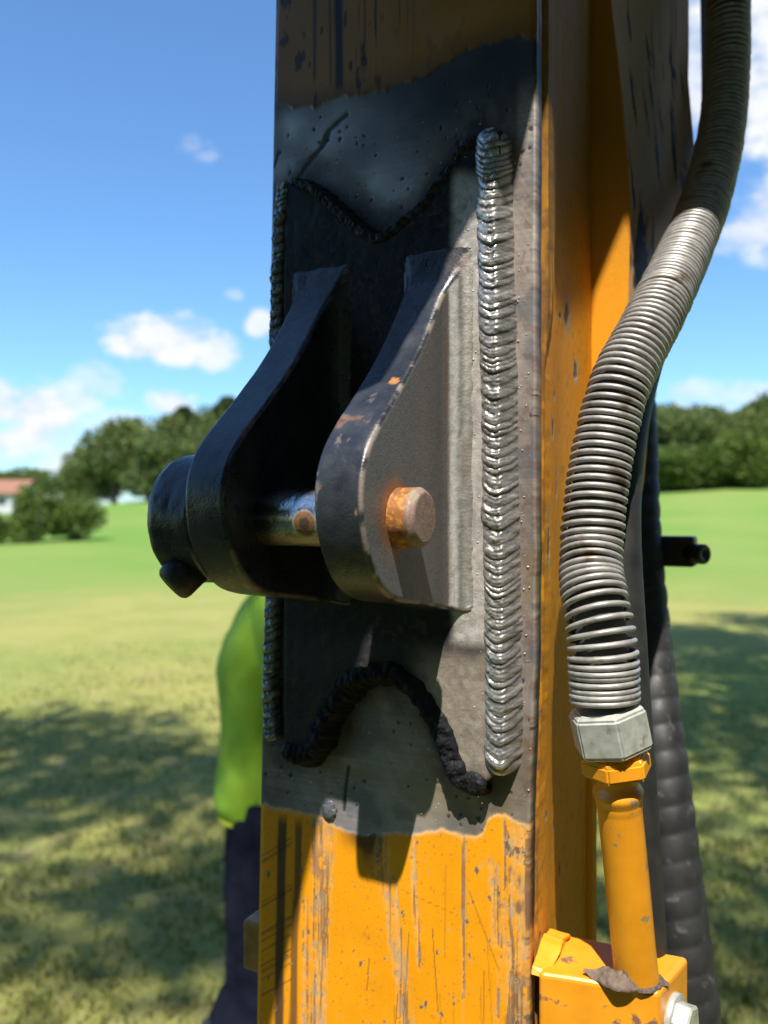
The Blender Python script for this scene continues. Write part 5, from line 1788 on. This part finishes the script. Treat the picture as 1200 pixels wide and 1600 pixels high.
# ------------------------------------------------------------------ the person standing behind the arm, facing left
def build_person():
    D = 2.6
    bx = -.315
    t = thing('person', 'person in a bright lime work shirt and dark trousers standing behind the arm', 'person', (bx, D, 0))
    skin = noise_mat('skin', (.42, .25, .18), (.50, .31, .23), 30, .5, 0, .1, .002)
    J = {'pelvis': (bx, D, .95), 'belly': (bx - .02, D, 1.12), 'chest': (bx - .01, D, 1.34), 'neck': (bx - .005, D, 1.49), 'head0': (bx - .025, D, 1.57), 'head': (bx - .035, D, 1.66), 'crown': (bx - .02, D, 1.745)}
    vs, es, rad, idx = [], [], [], {}

    def jn(n, co, r):
        idx[n] = len(vs); vs.append(co); rad.append(r)
    for n, r in (('pelvis', .135), ('belly', .145), ('chest', .15), ('neck', .058), ('head0', .07), ('head', .098), ('crown', .07)):
        jn(n, J[n], r)
    for a, b in (('pelvis', 'belly'), ('belly', 'chest'), ('chest', 'neck'), ('neck', 'head0'), ('head0', 'head'), ('head', 'crown')):
        es.append((idx[a], idx[b]))
    jn('nose', (bx - .135, D, 1.645), .018); es.append((idx['head'], idx['nose']))
    jn('chin', (bx - .10, D, 1.585), .035); es.append((idx['head0'], idx['chin']))
    for s, sy in (('n', -1), ('f', 1)):
        jn(s + 'sh', (bx + .01, D + sy * .165, 1.41), .068)
        jn(s + 'el', (bx + .055, D + sy * .215, 1.13), .045)
        jn(s + 'wr', (bx + .06, D + sy * .225, .88), .032)
        jn(s + 'palm', (bx + .055, D + sy * .222, .80), .036)
        for a, b in (('chest', s + 'sh'), (s + 'sh', s + 'el'), (s + 'el', s + 'wr'), (s + 'wr', s + 'palm')):
            es.append((idx[a], idx[b]))
        for f in range(4):
            y0 = D + sy * (.19 + (f - 1.5) * .017)
            ln = (.062, .072, .068, .052)[f]
            x0 = bx + .055 + (f - 1.5) * .017
            y0 = D + sy * .222
            jn(f'{s}f{f}a', (x0 - .004, y0, .80 - .03 - ln * .6), .0095); jn(f'{s}f{f}b', (x0 - .012, y0 - sy * .006, .80 - .03 - ln), .008)
            es.append((idx[s + 'palm'], idx[f'{s}f{f}a'])); es.append((idx[f'{s}f{f}a'], idx[f'{s}f{f}b']))
        jn(s + 't1', (bx + .015, D + sy * .205, .80), .011); jn(s + 't2', (bx + .005, D + sy * .195, .765), .009)
        es.append((idx[s + 'wr'], idx[s + 't1'])); es.append((idx[s + 't1'], idx[s + 't2']))
        jn(s + 'hip', (bx, D + sy * .095, .88), .092)
        jn(s + 'kn', (bx - .055, D + sy * .11, .49), .062)
        jn(s + 'an', (bx - .045, D + sy * .11, .10), .046)
        jn(s + 'toe', (bx - .21, D + sy * .12, .045), .038)
        for a, b in (('pelvis', s + 'hip'), (s + 'hip', s + 'kn'), (s + 'kn', s + 'an'), (s + 'an', s + 'toe')):
            es.append((idx[a], idx[b]))
    me = bpy.data.meshes.new('body')
    me.from_pydata([tuple(np.array(v) - np.array((bx, D, 0))) for v in vs], es, [])
    o = bpy.data.objects.new('body', me); COL.objects.link(o); o.parent = t
    o.modifiers.new('skin', 'SKIN')
    for i, v in enumerate(me.skin_vertices[0].data):
        v.radius = (rad[i], rad[i])
        v.use_root = (i == 0)
    sb = o.modifiers.new('sub', 'SUBSURF'); sb.levels = 2; sb.render_levels = 2
    me.materials.append(skin)

    def loft(name, rings, mat, n=64, fold=.012, seed=0, caps=False, thick=True):
        """rings: (cx, cy, z, rx, ry)"""
        R = catmull(rings, 90)
        a = np.linspace(0, 2 * np.pi, n, endpoint=False)
        ca, sa = np.cos(a), np.sin(a)
        P = np.stack([R[:, 0:1] + R[:, 3:4] * ca, R[:, 1:2] + R[:, 4:5] * sa, R[:, 2:3] + 0 * ca], -1)
        k = fold * (fbm(P[..., 2] * 9 + P[..., 0] * 6, a[None, :] * 2.2 + 0 * P[..., 2], seed=seed) - .5) * 2
        P[..., 0] += ca * k; P[..., 1] += sa * k
        ob = mesh_obj(name, P.reshape(-1, 3), grid_faces(90, n, close_v=True), mat, t)
        return ob
    shirt = noise_mat('lime_shirt_cloth', (.24, .44, .022), (.30, .50, .032), 6, .8, 0, .25, .01)
    piping = noise_mat('yellow_shirt_band', (.55, .62, .03), (.62, .66, .05), 6, .8, 0, 0)
    trous = noise_mat('dark_trouser_cloth', (.006, .0075, .018), (.013, .016, .030), 14, .95, 0, .4, .01, spec=.08)
    sh = loft('shirt', [(bx - .045, D, .775, .150, .185), (bx - .045, D, .81, .165, .195), (bx - .035, D, .90, .165, .195), (bx - .030, D, 1.02, .165, .19), (bx - .03, D, 1.16, .172, .19),
                        (bx - .02, D, 1.30, .165, .205), (bx - .005, D, 1.40, .13, .19), (bx, D, 1.47, .085, .12), (bx - .003, D, 1.505, .062, .066)], shirt, seed=3, fold=.013)
    for sy in (-1, 1):
        V, F = tube(catmull([(bx + .005, D + sy * .13, 1.425), (bx + .02, D + sy * .185, 1.36), (bx + .045, D + sy * .21, 1.20), (bx + .052, D + sy * .215, 1.12)], 24), np.linspace(.088, .074, 24), 20)
        sl = mesh_obj('sleeve', V, F, shirt, t)
    V, F = tube([(bx - .045 + .152 * math.cos(a), D + .187 * math.sin(a), .777 + .004 * math.sin(3 * a)) for a in np.linspace(0, 2 * math.pi, 60)], .006, 8)
    mesh_obj('shirt_hem', V, F, piping, t)
    for sy in (-1, 1):
        rg = [(bx - .075, D + sy * .115, .060, .175, .115), (bx - .070, D + sy * .115, .13, .150, .110), (bx - .060, D + sy * .112, .24, .112, .095), (bx - .060, D + sy * .108, .40, .098, .092), (bx - .060, D + sy * .105, .52, .102, .095),
              (bx - .045, D + sy * .10, .70, .118, .105), (bx - .02, D + sy * .09, .86, .125, .11), (bx - .005, D + sy * .08, .97, .12, .10)]
        R = loft('trouser_leg', rg, trous, seed=11 + sy, fold=.014)
        bm = bmesh.new()
        n = 20
        sec = []
        for (x, w, h) in ((.09, .035, .075), (.07, .045, .10), (0, .048, .115), (-.08, .050, .085), (-.15, .054, .065), (-.20, .046, .052), (-.235, .02, .034)):
            sec.append([bm.verts.new((bx - .045 + x, D + sy * .118 + w * math.cos(a), h * .5 + (h * .5) * math.sin(a) * .98 + .003)) for a in np.linspace(0, 2 * math.pi, n, endpoint=False)])
        for A, B in zip(sec[:-1], sec[1:]):
            for i in range(n):
                bm.faces.new((A[i], A[(i + 1) % n], B[(i + 1) % n], B[i]))
        bm.faces.new(sec[0][::-1]); bm.faces.new(sec[-1])
        bm_obj('boot', bm, M_RUBBER, t, smooth=True)
    # hair cap, ear
    bm = bmesh.new()
    bmesh.ops.create_uvsphere(bm, u_segments=24, v_segments=16, radius=1)
    for v in list(bm.verts):
        if v.co.z < -.25 or (v.co.x < -.55 and v.co.z < .45):
            bm.verts.remove(v)
    for v in bm.verts:
        v.co = Vector((bx - .015 + v.co.x * .108, D + v.co.y * .095, 1.675 + v.co.z * .112))
    bm_obj('hair', bm, noise_mat('brown_hair', (.03, .02, .012), (.06, .04, .025), 80, .6, 0, .4, .004), t, smooth=True)


build_person()
